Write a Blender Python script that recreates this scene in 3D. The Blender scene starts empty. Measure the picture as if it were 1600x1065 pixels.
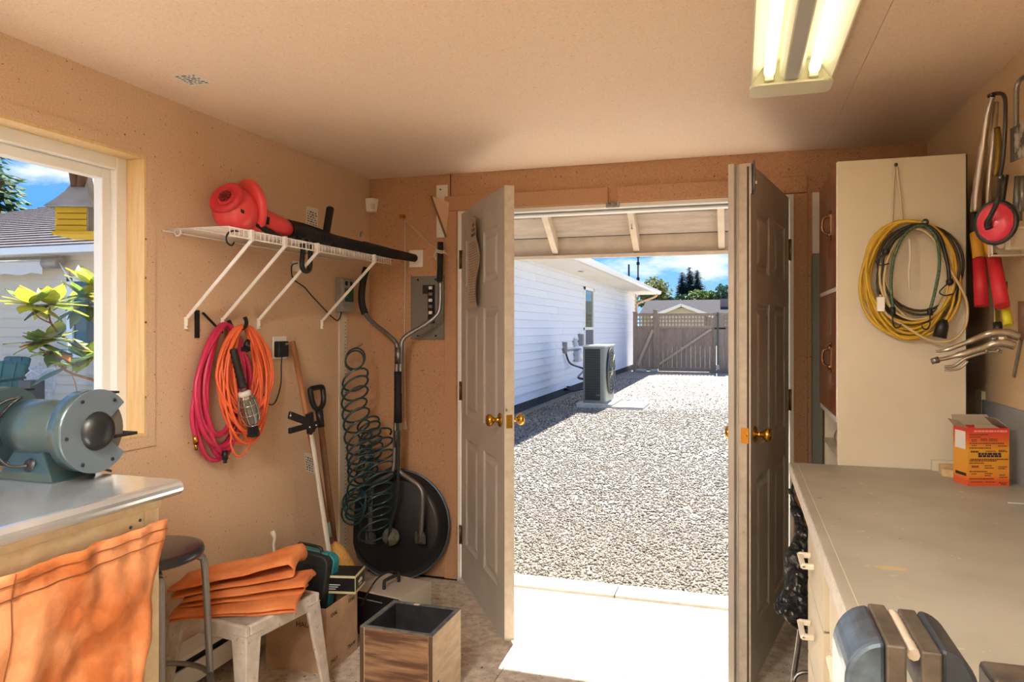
import bpy, bmesh, math, random
import numpy as np
from mathutils import Vector, Matrix, noise as mnoise
random.seed(7)
C = bpy.context.scene.collection
SC = bpy.context.scene
PI = math.pi

# ------------------------------------------------------------------ camera, sky, sun, exposure
CAMH = 1.40; FPX = 1136.0; HOR = 512.0
YAW = math.atan2(355.0, FPX)                       # camera looks this far left of the room's depth axis
FWD = Vector((-math.sin(YAW), math.cos(YAW), 0)); RGT = Vector((math.cos(YAW), math.sin(YAW), 0))
cd = bpy.data.cameras.new('camera'); cam = bpy.data.objects.new('camera', cd); C.objects.link(cam)
cam.location = (0, 0, CAMH); cam.rotation_euler = (PI/2, 0, YAW)
cd.sensor_width = 36; cd.lens = 36*FPX/1600; cd.shift_y = (HOR-532.5)/1600; cd.clip_start = .02; cd.clip_end = 500
SC.camera = cam
SC.view_settings.view_transform = 'Standard'; SC.view_settings.look = 'None'
SC.view_settings.gamma = 1; SC.view_settings.use_curve_mapping = False
SC.view_settings.exposure = EXPOSURE = 0.5

SUN_E = 17.0; SKY_E = 1.05; FILL_E = 145.0
w = bpy.data.worlds.new('sky'); SC.world = w; w.use_nodes = True
nt = w.node_tree; nt.nodes.clear(); N = nt.nodes.new; L = nt.links.new
out = N('ShaderNodeOutputWorld'); bg = N('ShaderNodeBackground'); bg.inputs[1].default_value = SKY_E
tc = N('ShaderNodeTexCoord'); sp = N('ShaderNodeSeparateXYZ'); L(tc.outputs['Generated'], sp.inputs[0])
rp = N('ShaderNodeValToRGB'); L(sp.outputs[2], rp.inputs[0])
e = rp.color_ramp.elements
e[0].position = 0.0; e[0].color = (.30, .56, .86, 1); e[1].position = .5; e[1].color = (.035, .19, .62, 1)
k = e.new(.12); k.color = (.10, .36, .82, 1)
mp = N('ShaderNodeMapping'); mp.inputs['Scale'].default_value = (2.2, 2.2, 6.0); mp.inputs['Location'].default_value = (.35, 1.7, .2)
L(tc.outputs['Generated'], mp.inputs[0])
nz = N('ShaderNodeTexNoise'); nz.inputs['Scale'].default_value = 2.6; nz.inputs['Detail'].default_value = 7; nz.inputs['Roughness'].default_value = .55
L(mp.outputs[0], nz.inputs[0])
cr_ = N('ShaderNodeValToRGB'); L(nz.outputs[0], cr_.inputs[0])
cr_.color_ramp.elements[0].position = .50; cr_.color_ramp.elements[0].color = (0, 0, 0, 1)
cr_.color_ramp.elements[1].position = .62; cr_.color_ramp.elements[1].color = (1, 1, 1, 1)
mx = N('ShaderNodeMix'); mx.data_type = 'RGBA'; L(cr_.outputs[0], mx.inputs[0]); L(rp.outputs[0], mx.inputs[6])
mx.inputs[7].default_value = (.86, .90, .96, 1)
L(mx.outputs[2], bg.inputs[0]); L(bg.outputs[0], out.inputs[0])

sd = bpy.data.lights.new('sun', 'SUN'); sd.energy = SUN_E; sd.angle = math.radians(.6); sd.color = (1, .95, .86)
sun = bpy.data.objects.new('sun', sd); C.objects.link(sun)
el = math.radians(44); az = math.radians(2)         # from over the gravel yard, a touch from the house side
to_sun = Vector((-math.sin(az)*math.cos(el), math.cos(az)*math.cos(el), math.sin(el)))
sun.rotation_euler = (-to_sun).to_track_quat('-Z', 'Y').to_euler(); sun.location = (0, 8, 12)

# ------------------------------------------------------------------ helpers
def at(px, py, X=None, Y=None, Z=None):
    """world point seen at a photo pixel, on the plane X=, Y= or Z= (height above floor)"""
    d = FWD*FPX + RGT*(px-800) + Vector((0, 0, HOR-py))
    if X is not None: t = X/d.x
    elif Y is not None: t = Y/d.y
    else: t = (Z-CAMH)/d.z
    return Vector((0, 0, CAMH)) + d*t

def lin(c):
    if isinstance(c, str):
        c = [int(c[i:i+2], 16)/255 for i in (0, 2, 4)]
    return [x/12.92 if x <= .04045 else ((x+.055)/1.055)**2.4 for x in c]
def rgba(c): return tuple(lin(c)) + (1,)

MATS = {}
def mat(name, col, rough=.6, metal=0, col2=None, scale=8, detail=4, lo=.35, hi=.65, bump=0, bscale=60, bdist=.002,
        speck=None, speck2=None, stretch=(1, 1, 1), spec=.5, rnd=0.0, coat=0, emit=0, alpha=1, trans=0, attr=None):
    if name in MATS: return MATS[name]
    m = bpy.data.materials.new(name); m.use_nodes = True
    nt = m.node_tree; b = nt.nodes['Principled BSDF']; N = nt.nodes.new; L = nt.links.new
    b.inputs['Roughness'].default_value = rough; b.inputs['Metallic'].default_value = metal
    b.inputs['Specular IOR Level'].default_value = spec; b.inputs['Coat Weight'].default_value = coat
    b.inputs['Base Color'].default_value = rgba(col)
    if emit:
        b.inputs['Emission Color'].default_value = rgba(col); b.inputs['Emission Strength'].default_value = emit
    need = col2 or bump or speck or speck2
    cout = None
    if need:
        tc = N('ShaderNodeTexCoord'); oi = N('ShaderNodeObjectInfo'); mp = N('ShaderNodeMapping')
        mul = N('ShaderNodeMath'); mul.operation = 'MULTIPLY'; mul.inputs[1].default_value = 17.3
        L(oi.outputs['Random'], mul.inputs[0]); L(mul.outputs[0], mp.inputs['Location'])
        mp.inputs['Scale'].default_value = stretch; L(tc.outputs['Object'], mp.inputs[0])
        vec = mp.outputs[0]
    def noise_ramp(sc, det, l, h, c0, c1, rough_=.55):
        n = N('ShaderNodeTexNoise'); n.inputs['Scale'].default_value = sc; n.inputs['Detail'].default_value = det
        n.inputs['Roughness'].default_value = rough_; L(vec, n.inputs[0])
        r = N('ShaderNodeValToRGB'); L(n.outputs[0], r.inputs[0])
        r.color_ramp.elements[0].position = l; r.color_ramp.elements[0].color = c0
        r.color_ramp.elements[1].position = h; r.color_ramp.elements[1].color = c1
        return r.outputs[0]
    if col2: cout = noise_ramp(scale, detail, lo, hi, rgba(col), rgba(col2))
    for s in (speck, speck2):
        if s:                                         # (colour, scale, threshold)
            f = noise_ramp(s[1], 2, s[2], s[2]+.05, (0, 0, 0, 1), (1, 1, 1, 1))
            mx = N('ShaderNodeMix'); mx.data_type = 'RGBA'; L(f, mx.inputs[0])
            if cout: L(cout, mx.inputs[6])
            else: mx.inputs[6].default_value = rgba(col)
            mx.inputs[7].default_value = rgba(s[0]); cout = mx.outputs[2]
    if attr:
        a = N('ShaderNodeAttribute'); a.attribute_name = attr
        r = N('ShaderNodeValToRGB'); L(a.outputs['Fac'], r.inputs[0])
        r.color_ramp.elements[0].color = rgba(col); r.color_ramp.elements[1].color = rgba(col2); cout = r.outputs[0]
    if rnd:                                           # each object a slightly different tone
        oi2 = N('ShaderNodeObjectInfo'); mr = N('ShaderNodeMapRange')
        mr.inputs[3].default_value = 1-rnd; mr.inputs[4].default_value = 1+rnd; L(oi2.outputs['Random'], mr.inputs[0])
        hs = N('ShaderNodeHueSaturation'); L(mr.outputs[0], hs.inputs['Value'])
        if cout: L(cout, hs.inputs['Color'])
        else: hs.inputs['Color'].default_value = rgba(col)
        cout = hs.outputs[0]
    if cout: L(cout, b.inputs['Base Color'])
    if bump:
        n = N('ShaderNodeTexNoise'); n.inputs['Scale'].default_value = bscale; n.inputs['Detail'].default_value = 3; L(vec, n.inputs[0])
        bp = N('ShaderNodeBump'); bp.inputs['Strength'].default_value = bump; bp.inputs['Distance'].default_value = bdist
        L(n.outputs[0], bp.inputs['Height']); L(bp.outputs[0], b.inputs['Normal'])
    if trans:                                         # light shines through (leaves, paper)
        t = N('ShaderNodeBsdfTranslucent'); ms = N('ShaderNodeMixShader'); ms.inputs[0].default_value = trans
        if cout: L(cout, t.inputs[0])
        else: t.inputs[0].default_value = rgba(col)
        L(b.outputs[0], ms.inputs[1]); L(t.outputs[0], ms.inputs[2]); L(ms.outputs[0], nt.nodes['Material Output'].inputs[0])
    MATS[name] = m
    return m

def glass_mat(name, tint=(1, 1, 1), gloss=.035, rough=.02):
    m = bpy.data.materials.new(name); m.use_nodes = True; nt = m.node_tree; nt.nodes.clear(); N = nt.nodes.new; L = nt.links.new
    o = N('ShaderNodeOutputMaterial'); t = N('ShaderNodeBsdfTransparent'); t.inputs[0].default_value = (*tint, 1)
    g = N('ShaderNodeBsdfGlossy'); g.inputs['Roughness'].default_value = rough
    ms = N('ShaderNodeMixShader'); ms.inputs[0].default_value = gloss
    L(t.outputs[0], ms.inputs[1]); L(g.outputs[0], ms.inputs[2]); L(ms.outputs[0], o.inputs[0])
    return m

WM = {}                                               # object name -> world matrix (children sit at identity)
class MB:
    """collects shapes; build() links them as one mesh object"""
    def __init__(s): s.v = []; s.f = []; s.s = []
    def add(s, vs, fs, smooth=False, M=None):
        o = len(s.v)
        for p in vs:
            p = Vector(p); s.v.append(M @ p if M else p)
        for q in fs: s.f.append([i+o for i in q]); s.s.append(smooth)
        return s
    def bx(s, x0, x1, y0, y1, z0, z1, M=None):
        v = [(x, y, z) for z in (z0, z1) for y in (y0, y1) for x in (x0, x1)]
        return s.add(v, [(0, 2, 3, 1), (4, 5, 7, 6), (0, 1, 5, 4), (2, 6, 7, 3), (0, 4, 6, 2), (1, 3, 7, 5)], False, M)
    def box(s, c, d, M=None):
        return s.bx(c[0]-d[0]/2, c[0]+d[0]/2, c[1]-d[1]/2, c[1]+d[1]/2, c[2]-d[2]/2, c[2]+d[2]/2, M)
    def rbox(s, c, d, r=.01, n=3, M=None):            # box with rounded vertical (z) edges
        pts = []
        for (sx, sy, a0) in ((1, 1, 0), (-1, 1, 90), (-1, -1, 180), (1, -1, 270)):
            for i in range(n+1):
                a = math.radians(a0+90*i/n)
                pts.append((c[0]+sx*(d[0]/2-r)+r*math.cos(a), c[1]+sy*(d[1]/2-r)+r*math.sin(a)))
        return s.prism(pts, c[2]-d[2]/2, c[2]+d[2]/2, M)
    def prism(s, poly, z0, z1, M=None, smooth=False):
        n = len(poly)
        v = [(p[0], p[1], z0) for p in poly] + [(p[0], p[1], z1) for p in poly]
        s.add(v, [tuple(range(n-1, -1, -1)), tuple(range(n, 2*n))], False, M)
        o = len(s.v)-2*n
        for i in range(n):
            j = (i+1) % n; s.f.append([o+i, o+j, o+n+j, o+n+i]); s.s.append(smooth)
        return s
    def tube(s, pts, r, n=8, closed=False, caps=True, flat=None):
        pts = [Vector(p) for p in pts]; m = len(pts); rs = r if isinstance(r, (list, tuple)) else [r]*m
        tans = []
        for i in range(m):
            if closed: t = pts[(i+1) % m]-pts[i-1]
            else: t = pts[min(i+1, m-1)]-pts[max(i-1, 0)]
            tans.append(t.normalized() if t.length > 1e-9 else Vector((0, 0, 1)))
        u = tans[0].orthogonal().normalized(); vs = []
        for i in range(m):
            t = tans[i]; u = (u-t*u.dot(t)); u = u.normalized() if u.length > 1e-6 else t.orthogonal().normalized()
            b = t.cross(u)
            for k in range(n):
                a = 2*PI*k/n; vs.append(pts[i]+(u*math.cos(a)+b*math.sin(a))*rs[i])
        fs = []
        for i in range(m if closed else m-1):
            j = (i+1) % m
            for k in range(n):
                l = (k+1) % n; fs.append((i*n+k, i*n+l, j*n+l, j*n+k))
        s.add(vs, fs, True)
        if caps and not closed:
            o = len(s.v)-len(vs)
            s.f.append([o+k for k in range(n-1, -1, -1)]); s.s.append(False)
            s.f.append([o+(m-1)*n+k for k in range(n)]); s.s.append(False)
        return s
    def cyl(s, p0, p1, r, n=12, r2=None): return s.tube([p0, p1], [r, r if r2 is None else r2], n)
    def lathe(s, prof, n=20, M=None, smooth=True, a0=0, a1=2*PI):
        full = abs(a1-a0-2*PI) < 1e-6; m = len(prof); cols = n if full else n+1; vs = []
        for k in range(cols):
            a = a0+(a1-a0)*k/n
            for (r, z) in prof: vs.append((r*math.cos(a), r*math.sin(a), z))
        fs = []
        for k in range(n):
            l = (k+1) % cols
            for i in range(m-1): fs.append((k*m+i, l*m+i, l*m+i+1, k*m+i+1))
        return s.add(vs, fs, smooth, M)
    def ball(s, c, r, seg=14, rings=9, M=None):
        r = r if isinstance(r, (list, tuple)) else (r, r, r); vs = []; fs = []
        for i in range(rings+1):
            th = PI*i/rings
            for k in range(seg):
                a = 2*PI*k/seg; vs.append((c[0]+r[0]*math.sin(th)*math.cos(a), c[1]+r[1]*math.sin(th)*math.sin(a), c[2]+r[2]*math.cos(th)))
        for i in range(rings):
            for k in range(seg):
                l = (k+1) % seg; fs.append((i*seg+k, (i+1)*seg+k, (i+1)*seg+l, i*seg+l))
        return s.add(vs, fs, True, M)
    def bar(s, p0, p1, wd, th, up=(0, 0, 1)):         # rectangular bar from p0 to p1
        p0 = Vector(p0); p1 = Vector(p1); x = (p1-p0); l = x.length; x.normalize()
        y = Vector(up).cross(x)
        if y.length < 1e-5: y = Vector((1, 0, 0)).cross(x)
        y.normalize(); z = x.cross(y)
        M = Matrix((x, y, z)).transposed().to_4x4(); M.translation = p0
        return s.bx(0, l, -wd/2, wd/2, -th/2, th/2, M)
    def grid(s, fn, nu, nv, smooth=True, thick=0):
        vs = [fn(i/nu, j/nv) for j in range(nv+1) for i in range(nu+1)]
        fs = [(j*(nu+1)+i, j*(nu+1)+i+1, (j+1)*(nu+1)+i+1, (j+1)*(nu+1)+i) for j in range(nv) for i in range(nu)]
        return s.add(vs, fs, smooth)
    def mesh(s, name):
        me = bpy.data.meshes.new(name); me.from_pydata([tuple(p) for p in s.v], [], s.f)
        me.polygons.foreach_set('use_smooth', s.s); me.update()
        return me
    def build(s, name, m, parent=None, bevel=0, local=False, label=None, cat=None, group=None, kind=None, solid=0, org=None, seg=2):
        if parent is not None:
            M = WM.get(parent.name)
            if M and not local:
                Mi = M.inverted(); s.v = [Mi @ p for p in s.v]
            loc = None
        else:
            xs = [p.x for p in s.v]; ys = [p.y for p in s.v]; zs = [p.z for p in s.v]
            loc = Vector(org) if org is not None else Vector(((min(xs)+max(xs))/2, (min(ys)+max(ys))/2, min(zs)))
            s.v = [p-loc for p in s.v]
        me = s.mesh(name); o = bpy.data.objects.new(name, me); C.objects.link(o)
        for q in (m if isinstance(m, (list, tuple)) else [m]): me.materials.append(q)
        if parent is not None:
            o.parent = parent; WM[o.name] = WM.get(parent.name, Matrix())
        else:
            o.location = loc; WM[o.name] = Matrix.Translation(loc)
        if solid:
            d = o.modifiers.new('solid', 'SOLIDIFY'); d.thickness = solid; d.offset = 0
        if bevel:
            d = o.modifiers.new('bevel', 'BEVEL'); d.width = bevel; d.segments = seg; d.limit_method = 'ANGLE'; d.angle_limit = math.radians(40)
        return tag(o, label, cat, group, kind)

def tag(o, label=None, cat=None, group=None, kind=None):
    if label: o['label'] = label
    if cat: o['category'] = cat
    if group: o['group'] = group
    if kind: o['kind'] = kind
    return o
def thing(name, label, cat, loc=(0, 0, 0), rotz=0, group=None, kind=None):
    o = bpy.data.objects.new(name, None); C.objects.link(o); o.empty_display_size = .05
    o.location = loc; o.rotation_euler = (0, 0, rotz)
    WM[o.name] = Matrix.Translation(Vector(loc)) @ Matrix.Rotation(rotz, 4, 'Z')
    return tag(o, label, cat, group, kind)
def inst(me, name, parent, M):                        # a piece that shares its mesh, placed in world space
    o = bpy.data.objects.new(name, me); C.objects.link(o); o.parent = parent
    o.matrix_local = WM.get(parent.name, Matrix()).inverted() @ M
    WM[o.name] = M
    return o
def spline(pts, n=6, closed=False):
    pts = [Vector(p) for p in pts]; m = len(pts); outp = []
    rng = range(m if closed else m-1)
    for i in rng:
        g = lambda k: pts[k % m] if closed else pts[max(0, min(m-1, k))]
        p0, p1, p2, p3 = g(i-1), g(i), g(i+1), g(i+2)
        for j in range(n):
            t = j/n
            outp.append(.5*((2*p1)+(-p0+p2)*t+(2*p0-5*p1+4*p2-p3)*t*t+(-p0+3*p1-3*p2+p3)*t**3))
    if not closed: outp.append(pts[-1])
    return outp
def frame_at(o, x, y, z):                             # matrix from origin and three axes
    M = Matrix((Vector(x), Vector(y), Vector(z))).transposed().to_4x4(); M.translation = Vector(o); return M
def axis_z(o, d, up=(0, 0, 1)):                       # local z along d
    z = Vector(d).normalized(); x = Vector(up).cross(z)
    if x.length < 1e-4: x = Vector((1, 0, 0)).cross(z)
    x.normalize(); return frame_at(o, x, z.cross(x), z)
def text(name, s, size, m, parent, M, extr=.0004, label=None):   # flat lettering: local x right, y up, z out of the surface
    cu = bpy.data.curves.new(name, 'FONT'); cu.body = s; cu.size = size; cu.extrude = extr; cu.align_x = 'CENTER'; cu.align_y = 'CENTER'; cu.resolution_u = 2
    t = bpy.data.objects.new(name, cu); C.objects.link(t)
    dg = bpy.context.evaluated_depsgraph_get(); me = bpy.data.meshes.new_from_object(t.evaluated_get(dg))
    bpy.data.objects.remove(t); bpy.data.curves.remove(cu)
    me.materials.clear(); me.materials.append(m)
    o = inst(me, name, parent, M)
    if label: o['label'] = label
    return o
rr = random.uniform

# ------------------------------------------------------------------ materials
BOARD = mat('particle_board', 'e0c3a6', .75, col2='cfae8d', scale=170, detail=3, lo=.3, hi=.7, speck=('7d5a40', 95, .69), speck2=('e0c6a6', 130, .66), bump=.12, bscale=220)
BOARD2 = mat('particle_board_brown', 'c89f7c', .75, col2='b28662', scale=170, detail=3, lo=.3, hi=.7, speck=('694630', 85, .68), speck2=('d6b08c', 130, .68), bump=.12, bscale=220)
CEIL = mat('fibre_board', 'f2ddc8', .8, col2='e6cdb4', scale=150, detail=3, lo=.3, hi=.7, speck=('cdac90', 120, .68), bump=.1, bscale=240)
BOARDR = mat('particle_board_yellow', 'e0c79e', .75, col2='d0b388', scale=170, detail=3, lo=.3, hi=.7, speck=('8d6535', 90, .7), bump=.1, bscale=220)
FLOORM = mat('worn_floor', 'd2c7b8', .85, col2='b0a18f', scale=26, detail=8, lo=.36, hi=.62, speck=('c9bda9', 90, .62), speck2=('5f4c3b', 60, .66), bump=.2, bscale=90)
WHITE = mat('white_paint', 'efede6', .45)
VINYL = mat('white_vinyl', 'f2f2ee', .3)
DOORM = mat('taupe_door_paint', 'c9c4bc', .42, bump=.05, bscale=40, col2='bfb9b0', scale=5)
DOORE = mat('cream_door_edge', 'd2c9bb', .5, col2='c4baa8', scale=30, speck=('6d604c', 30, .72))
BRASS = mat('brass', 'c79a45', .22, 1)
STEEL = mat('grey_steel', '9a9a98', .35, 1, col2='7d7d7c', scale=30)
DSTEEL = mat('dark_steel', '55585c', .35, 1)
BLACKP = mat('black_plastic', '17181b', .4)
BLACKM = mat('matte_black', '121214', .75)
PINEW = mat('pine', 'e8cb9a', .55, col2='d9b780', scale=7, stretch=(12, 12, 1), lo=.3, hi=.7)
CONC = mat('concrete', 'cbc7bd', .85, col2='b9b4a8', scale=20, detail=8, speck=('8f8a7e', 150, .68), bump=.15)
SIDING = mat('white_siding', 'dfe3ea', .6, rnd=.025)
BEIGES = mat('beige_siding', 'dccfb8', .6, rnd=.03)
GLASS = glass_mat('window_glass')
SKYGLASS = mat('house_glass', '3c5244', .05, 0, spec=1)
DKGLASS = mat('dark_glass', '27302d', .05, 0, spec=1)
# ------------------------------------------------------------------ room shell
XL, XR, YB, YN, ZC = -2.05, .83, 3.785, -1.9, 2.26
DX0, DX1, DZ = -1.50, .253, 2.05                      # door opening
WY0, WY1, WZ0, WZ1 = .80, 2.117, 1.01, 2.022         # window opening
S = 'structure'
fl = MB().bx(XL-.12, XR+.12, YN-.12, YB+.12, -.10, -.022).build('floor', mat('subfloor', '4a4036', .9), kind=S)
tag(fl, 'worn brown workshop floor of large sheet panels', None)
for i, (x0, x1) in enumerate(((XL, -.926), (-.926, .294), (.294, XR))):
    for (y0, y1) in ((1.345, YB-.03), (YN, 1.345)):
        MB().bx(x0+.0012, x1-.0012, y0+.0012, y1-.0012, -.021, 0).build('floor_panel', FLOORM, fl, bevel=.001, seg=1)
ce = MB().bx(XL-.12, XR+.12, YN-.12, YB+.12, ZC+.012, ZC+.09).build('ceiling', BLACKM, kind=S)
for (x0, x1, dz) in ((XL-.1, .385, 0), (.386, XR+.1, -.003)):
    MB().bx(x0, x1, YN, YB-.005, ZC+dz, ZC+.012).build('ceiling_panel', CEIL, ce)
wl = MB()
wl.bx(XL-.17, XL, YN, WY0, 0, ZC+.01).bx(XL-.17, XL, WY1, YB+.11, 0, ZC+.01).bx(XL-.17, XL, WY0, WY1, 0, WZ0).bx(XL-.17, XL, WY0, WY1, WZ1, ZC+.01)
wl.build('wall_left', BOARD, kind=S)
wb = MB()
wb.bx(XL-.11, DX0, YB, YB+.11, 0, ZC+.01).bx(DX1, XR+.1, YB, YB+.11, 0, ZC+.01).bx(DX0, DX1, YB, YB+.11, DZ, ZC+.01)
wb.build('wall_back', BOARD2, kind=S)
MB().bx(XR, XR+.1, YN, YB+.11, 0, ZC+.01).build('wall_right', BOARDR, kind=S)
MB().bx(XL-.11, XR+.1, YN-.1, YN, 0, ZC+.01).build('wall_near', BOARD, kind=S)
# outside cladding of the shed front
MB().bx(XL-.13, DX0-.06, YB+.111, YB+.135, -.06, 2.7).bx(DX1+.06, XR+.12, YB+.111, YB+.135, -.06, 2.7).bx(DX0-.06, DX1+.06, YB+.111, YB+.135, DZ+.06, 2.7).build('wall_front_outside', SIDING, kind=S)
# casing boards of the double doorway (proud of the wall)
def trimb(n, x0, x1, z0, z1, th=.014, m=BOARD2):
    MB().bx(x0, x1, YB-th, YB, z0, z1).build('trim_%d' % n, m, kind=S, bevel=.0015, seg=1)
trimb(1, DX0-.075, DX0-.004, 0, DZ+.0)
trimb(2, DX0-.075, -.655, DZ+.004, DZ+.085)
trimb(3, -.605, DX1+.06, DZ+.004, DZ+.085)
trimb(4, DX1+.004, DX1+.062, 0, DZ)
# strip of the left panel joint on the back wall
MB().bx(-1.545, -1.541, YB-.002, YB, DZ+.087, ZC).build('trim_5', BLACKM, kind=S)
# white door jambs with stops
MB().bx(DX0, DX0+.018, YB+.0, YB+.13, 0, DZ).bx(DX0+.018, DX0+.03, YB+.06, YB+.13, 0, DZ-.02).build('trim_6', WHITE, kind=S)
MB().bx(DX1-.018, DX1, YB, YB+.13, 0, DZ).bx(DX1-.03, DX1-.018, YB+.06, YB+.13, 0, DZ-.02).build('trim_7', WHITE, kind=S)
MB().bx(DX0+.018, DX1-.018, YB, YB+.13, DZ-.02, DZ).bx(DX0+.018, DX1-.018, YB+.06, YB+.13, DZ-.035, DZ-.02).build('trim_8', WHITE, kind=S)
MB().bx(DX0+.018, DX1-.018, YB+.052, YB+.058, DZ-.027, DZ-.02).build('trim_9', mat('grey_weatherstrip', '7b8790', .6), kind=S)
# latch catch at the middle of the head
lt = thing('head_latch', 'small steel door catch at the middle of the door head', 'latch', (-.63, YB-.012, DZ-.02))
MB().bx(-.665, -.595, YB-.012, YB, DZ-.022, DZ+.006).build('catch_plate', STEEL, lt, bevel=.002)
for dx in (-.015, .015): MB().ball((-.63+dx, YB-.016, DZ-.008), .009).build('catch_roller', STEEL, lt)
# threshold: two planks with a joint in the middle and a dark groove behind
th = thing('threshold', 'pale worn door sill of two planks across the doorway', None, (-.62, YB+.05, 0), kind=S)
for (x0, x1) in ((DX0+.0, -.623), (-.617, DX1)):
    MB().bx(x0, x1, YB-.015, YB+.15, -.06, .010).build('sill_plank', mat('pale_sill', 'd8d3c7', .7, col2='c6bfb0', scale=12, bump=.1), th, bevel=.003)
MB().bx(DX0, DX1, YB-.03, YB-.012, -.02, -.006).build('groove', BLACKM, th)

# window in the left wall: pine reveal, white vinyl frame, glass
wn = thing('window_1', 'white vinyl window with pine reveal above the workbench', None, (XL, (WY0+WY1)/2, WZ0), kind=S)
fr = MB()
WX0, WX1 = XL-.14, XL-.078
fw = .055
fr.bx(WX0, WX1, WY0, WY0+fw, WZ0, WZ1).bx(WX0, WX1, WY1-fw, WY1, WZ0, WZ1).bx(WX0, WX1, WY0+fw, WY1-fw, WZ0, WZ0+fw).bx(WX0, WX1, WY0+fw, WY1-fw, WZ1-fw, WZ1)
fr.build('window_frame', VINYL, wn, bevel=.004)
sf = MB(); a = .036
for (y0, y1, xo) in ((WY0+fw, 1.36, .0), (1.34, WY1-fw, -.012)):
    X0, X1 = WX0+.008+xo, WX1-.014+xo; z0, z1 = WZ0+fw, WZ1-fw
    s_ = MB().bx(X0, X1, y0, y0+a, z0, z1).bx(X0, X1, y1-a, y1, z0, z1).bx(X0, X1, y0+a, y1-a, z0, z0+a).bx(X0, X1, y0+a, y1-a, z1-a, z1).build('sash', VINYL, wn, bevel=.003)
    MB().bx((X0+X1)/2-.002, (X0+X1)/2+.002, y0+a, y1-a, z0+a, z1-a).build('pane', GLASS, s_)
rv = MB(); b = .012
MB().bx(WX1, XL+.004, WY1-.012, WY1+.0, WZ0, WZ1).build('reveal_board', PINEW, wn, bevel=.001)
MB().bx(WX1, XL+.004, WY0, WY1-.012, WZ1-.012, WZ1).build('reveal_board', PINEW, wn, bevel=.001)
MB().bx(WX1, XL+.006, WY0, WY1-.012, WZ0, WZ0+.012).build('window_sill', PINEW, wn, bevel=.001)
# jamb stud edge, pine, proud of the opening (broad yellow strip in the photo)
kn = MB()
for z in (1.90, 1.72, 1.42, 1.58, 1.15):
    kn.cyl((XL+.0045, WY1-.006+rr(-.002, .002), z), (XL+.0052, WY1-.006, z), rr(.0035, .006), 10)
kn.build('knot', mat('pine_knot', '6b4a25', .6), wn)
# mitred board casing round the window
cw = .04
def casing(n, pts):
    v = [(XL+.0, y, z) for y, z in pts]+[(XL+.005, y, z) for y, z in pts]
    MB().add(v, [(3, 2, 1, 0), (4, 5, 6, 7)]+[(i, (i+1) % 4, 4+(i+1) % 4, 4+i) for i in range(4)]).build('trim_%d' % n, BOARD, kind=S)
y0, y1, z0, z1 = WY0, WY1, WZ0, WZ1
casing(10, [(y1, z0), (y1+cw, z0-cw), (y1+cw, z1+cw), (y1, z1)])
casing(11, [(y1, z1), (y1+cw, z1+cw), (y0-cw, z1+cw), (y0, z1)])
casing(12, [(y0, z0), (y0-cw, z0-cw), (y1+cw, z0-cw), (y1, z0)])

# electric baseboard heater along the left wall
hb = thing('baseboard_heater', 'white metal baseboard heater low along the left wall', 'heater', (XL, 2.2, 0))
MB().bx(XL+.002, XL+.012, 1.0, 2.72, .02, .19).build('back_plate', WHITE, hb)
MB().add([(XL+.01, 1.0, .19), (XL+.065, 1.0, .165), (XL+.065, 1.0, .150), (XL+.01, 1.0, .178),
          (XL+.01, 2.62, .19), (XL+.065, 2.62, .165), (XL+.065, 2.62, .150), (XL+.01, 2.62, .178)],
         [(0, 1, 2, 3), (7, 6, 5, 4), (0, 4, 5, 1), (1, 5, 6, 2), (2, 6, 7, 3), (3, 7, 4, 0)]).build('top_hood', WHITE, hb, bevel=.001)
MB().bx(XL+.058, XL+.068, 1.0, 2.62, .045, .125).build('front_panel', WHITE, hb, bevel=.003)
MB().bx(XL+.012, XL+.05, 1.0, 2.62, .05, .14).build('heating_fins', mat('dark_fins', '30343a', .5, .5), hb)
MB().bx(XL+.002, XL+.072, 2.62, 2.72, .02, .195).build('end_cap', WHITE, hb, bevel=.004)

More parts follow.
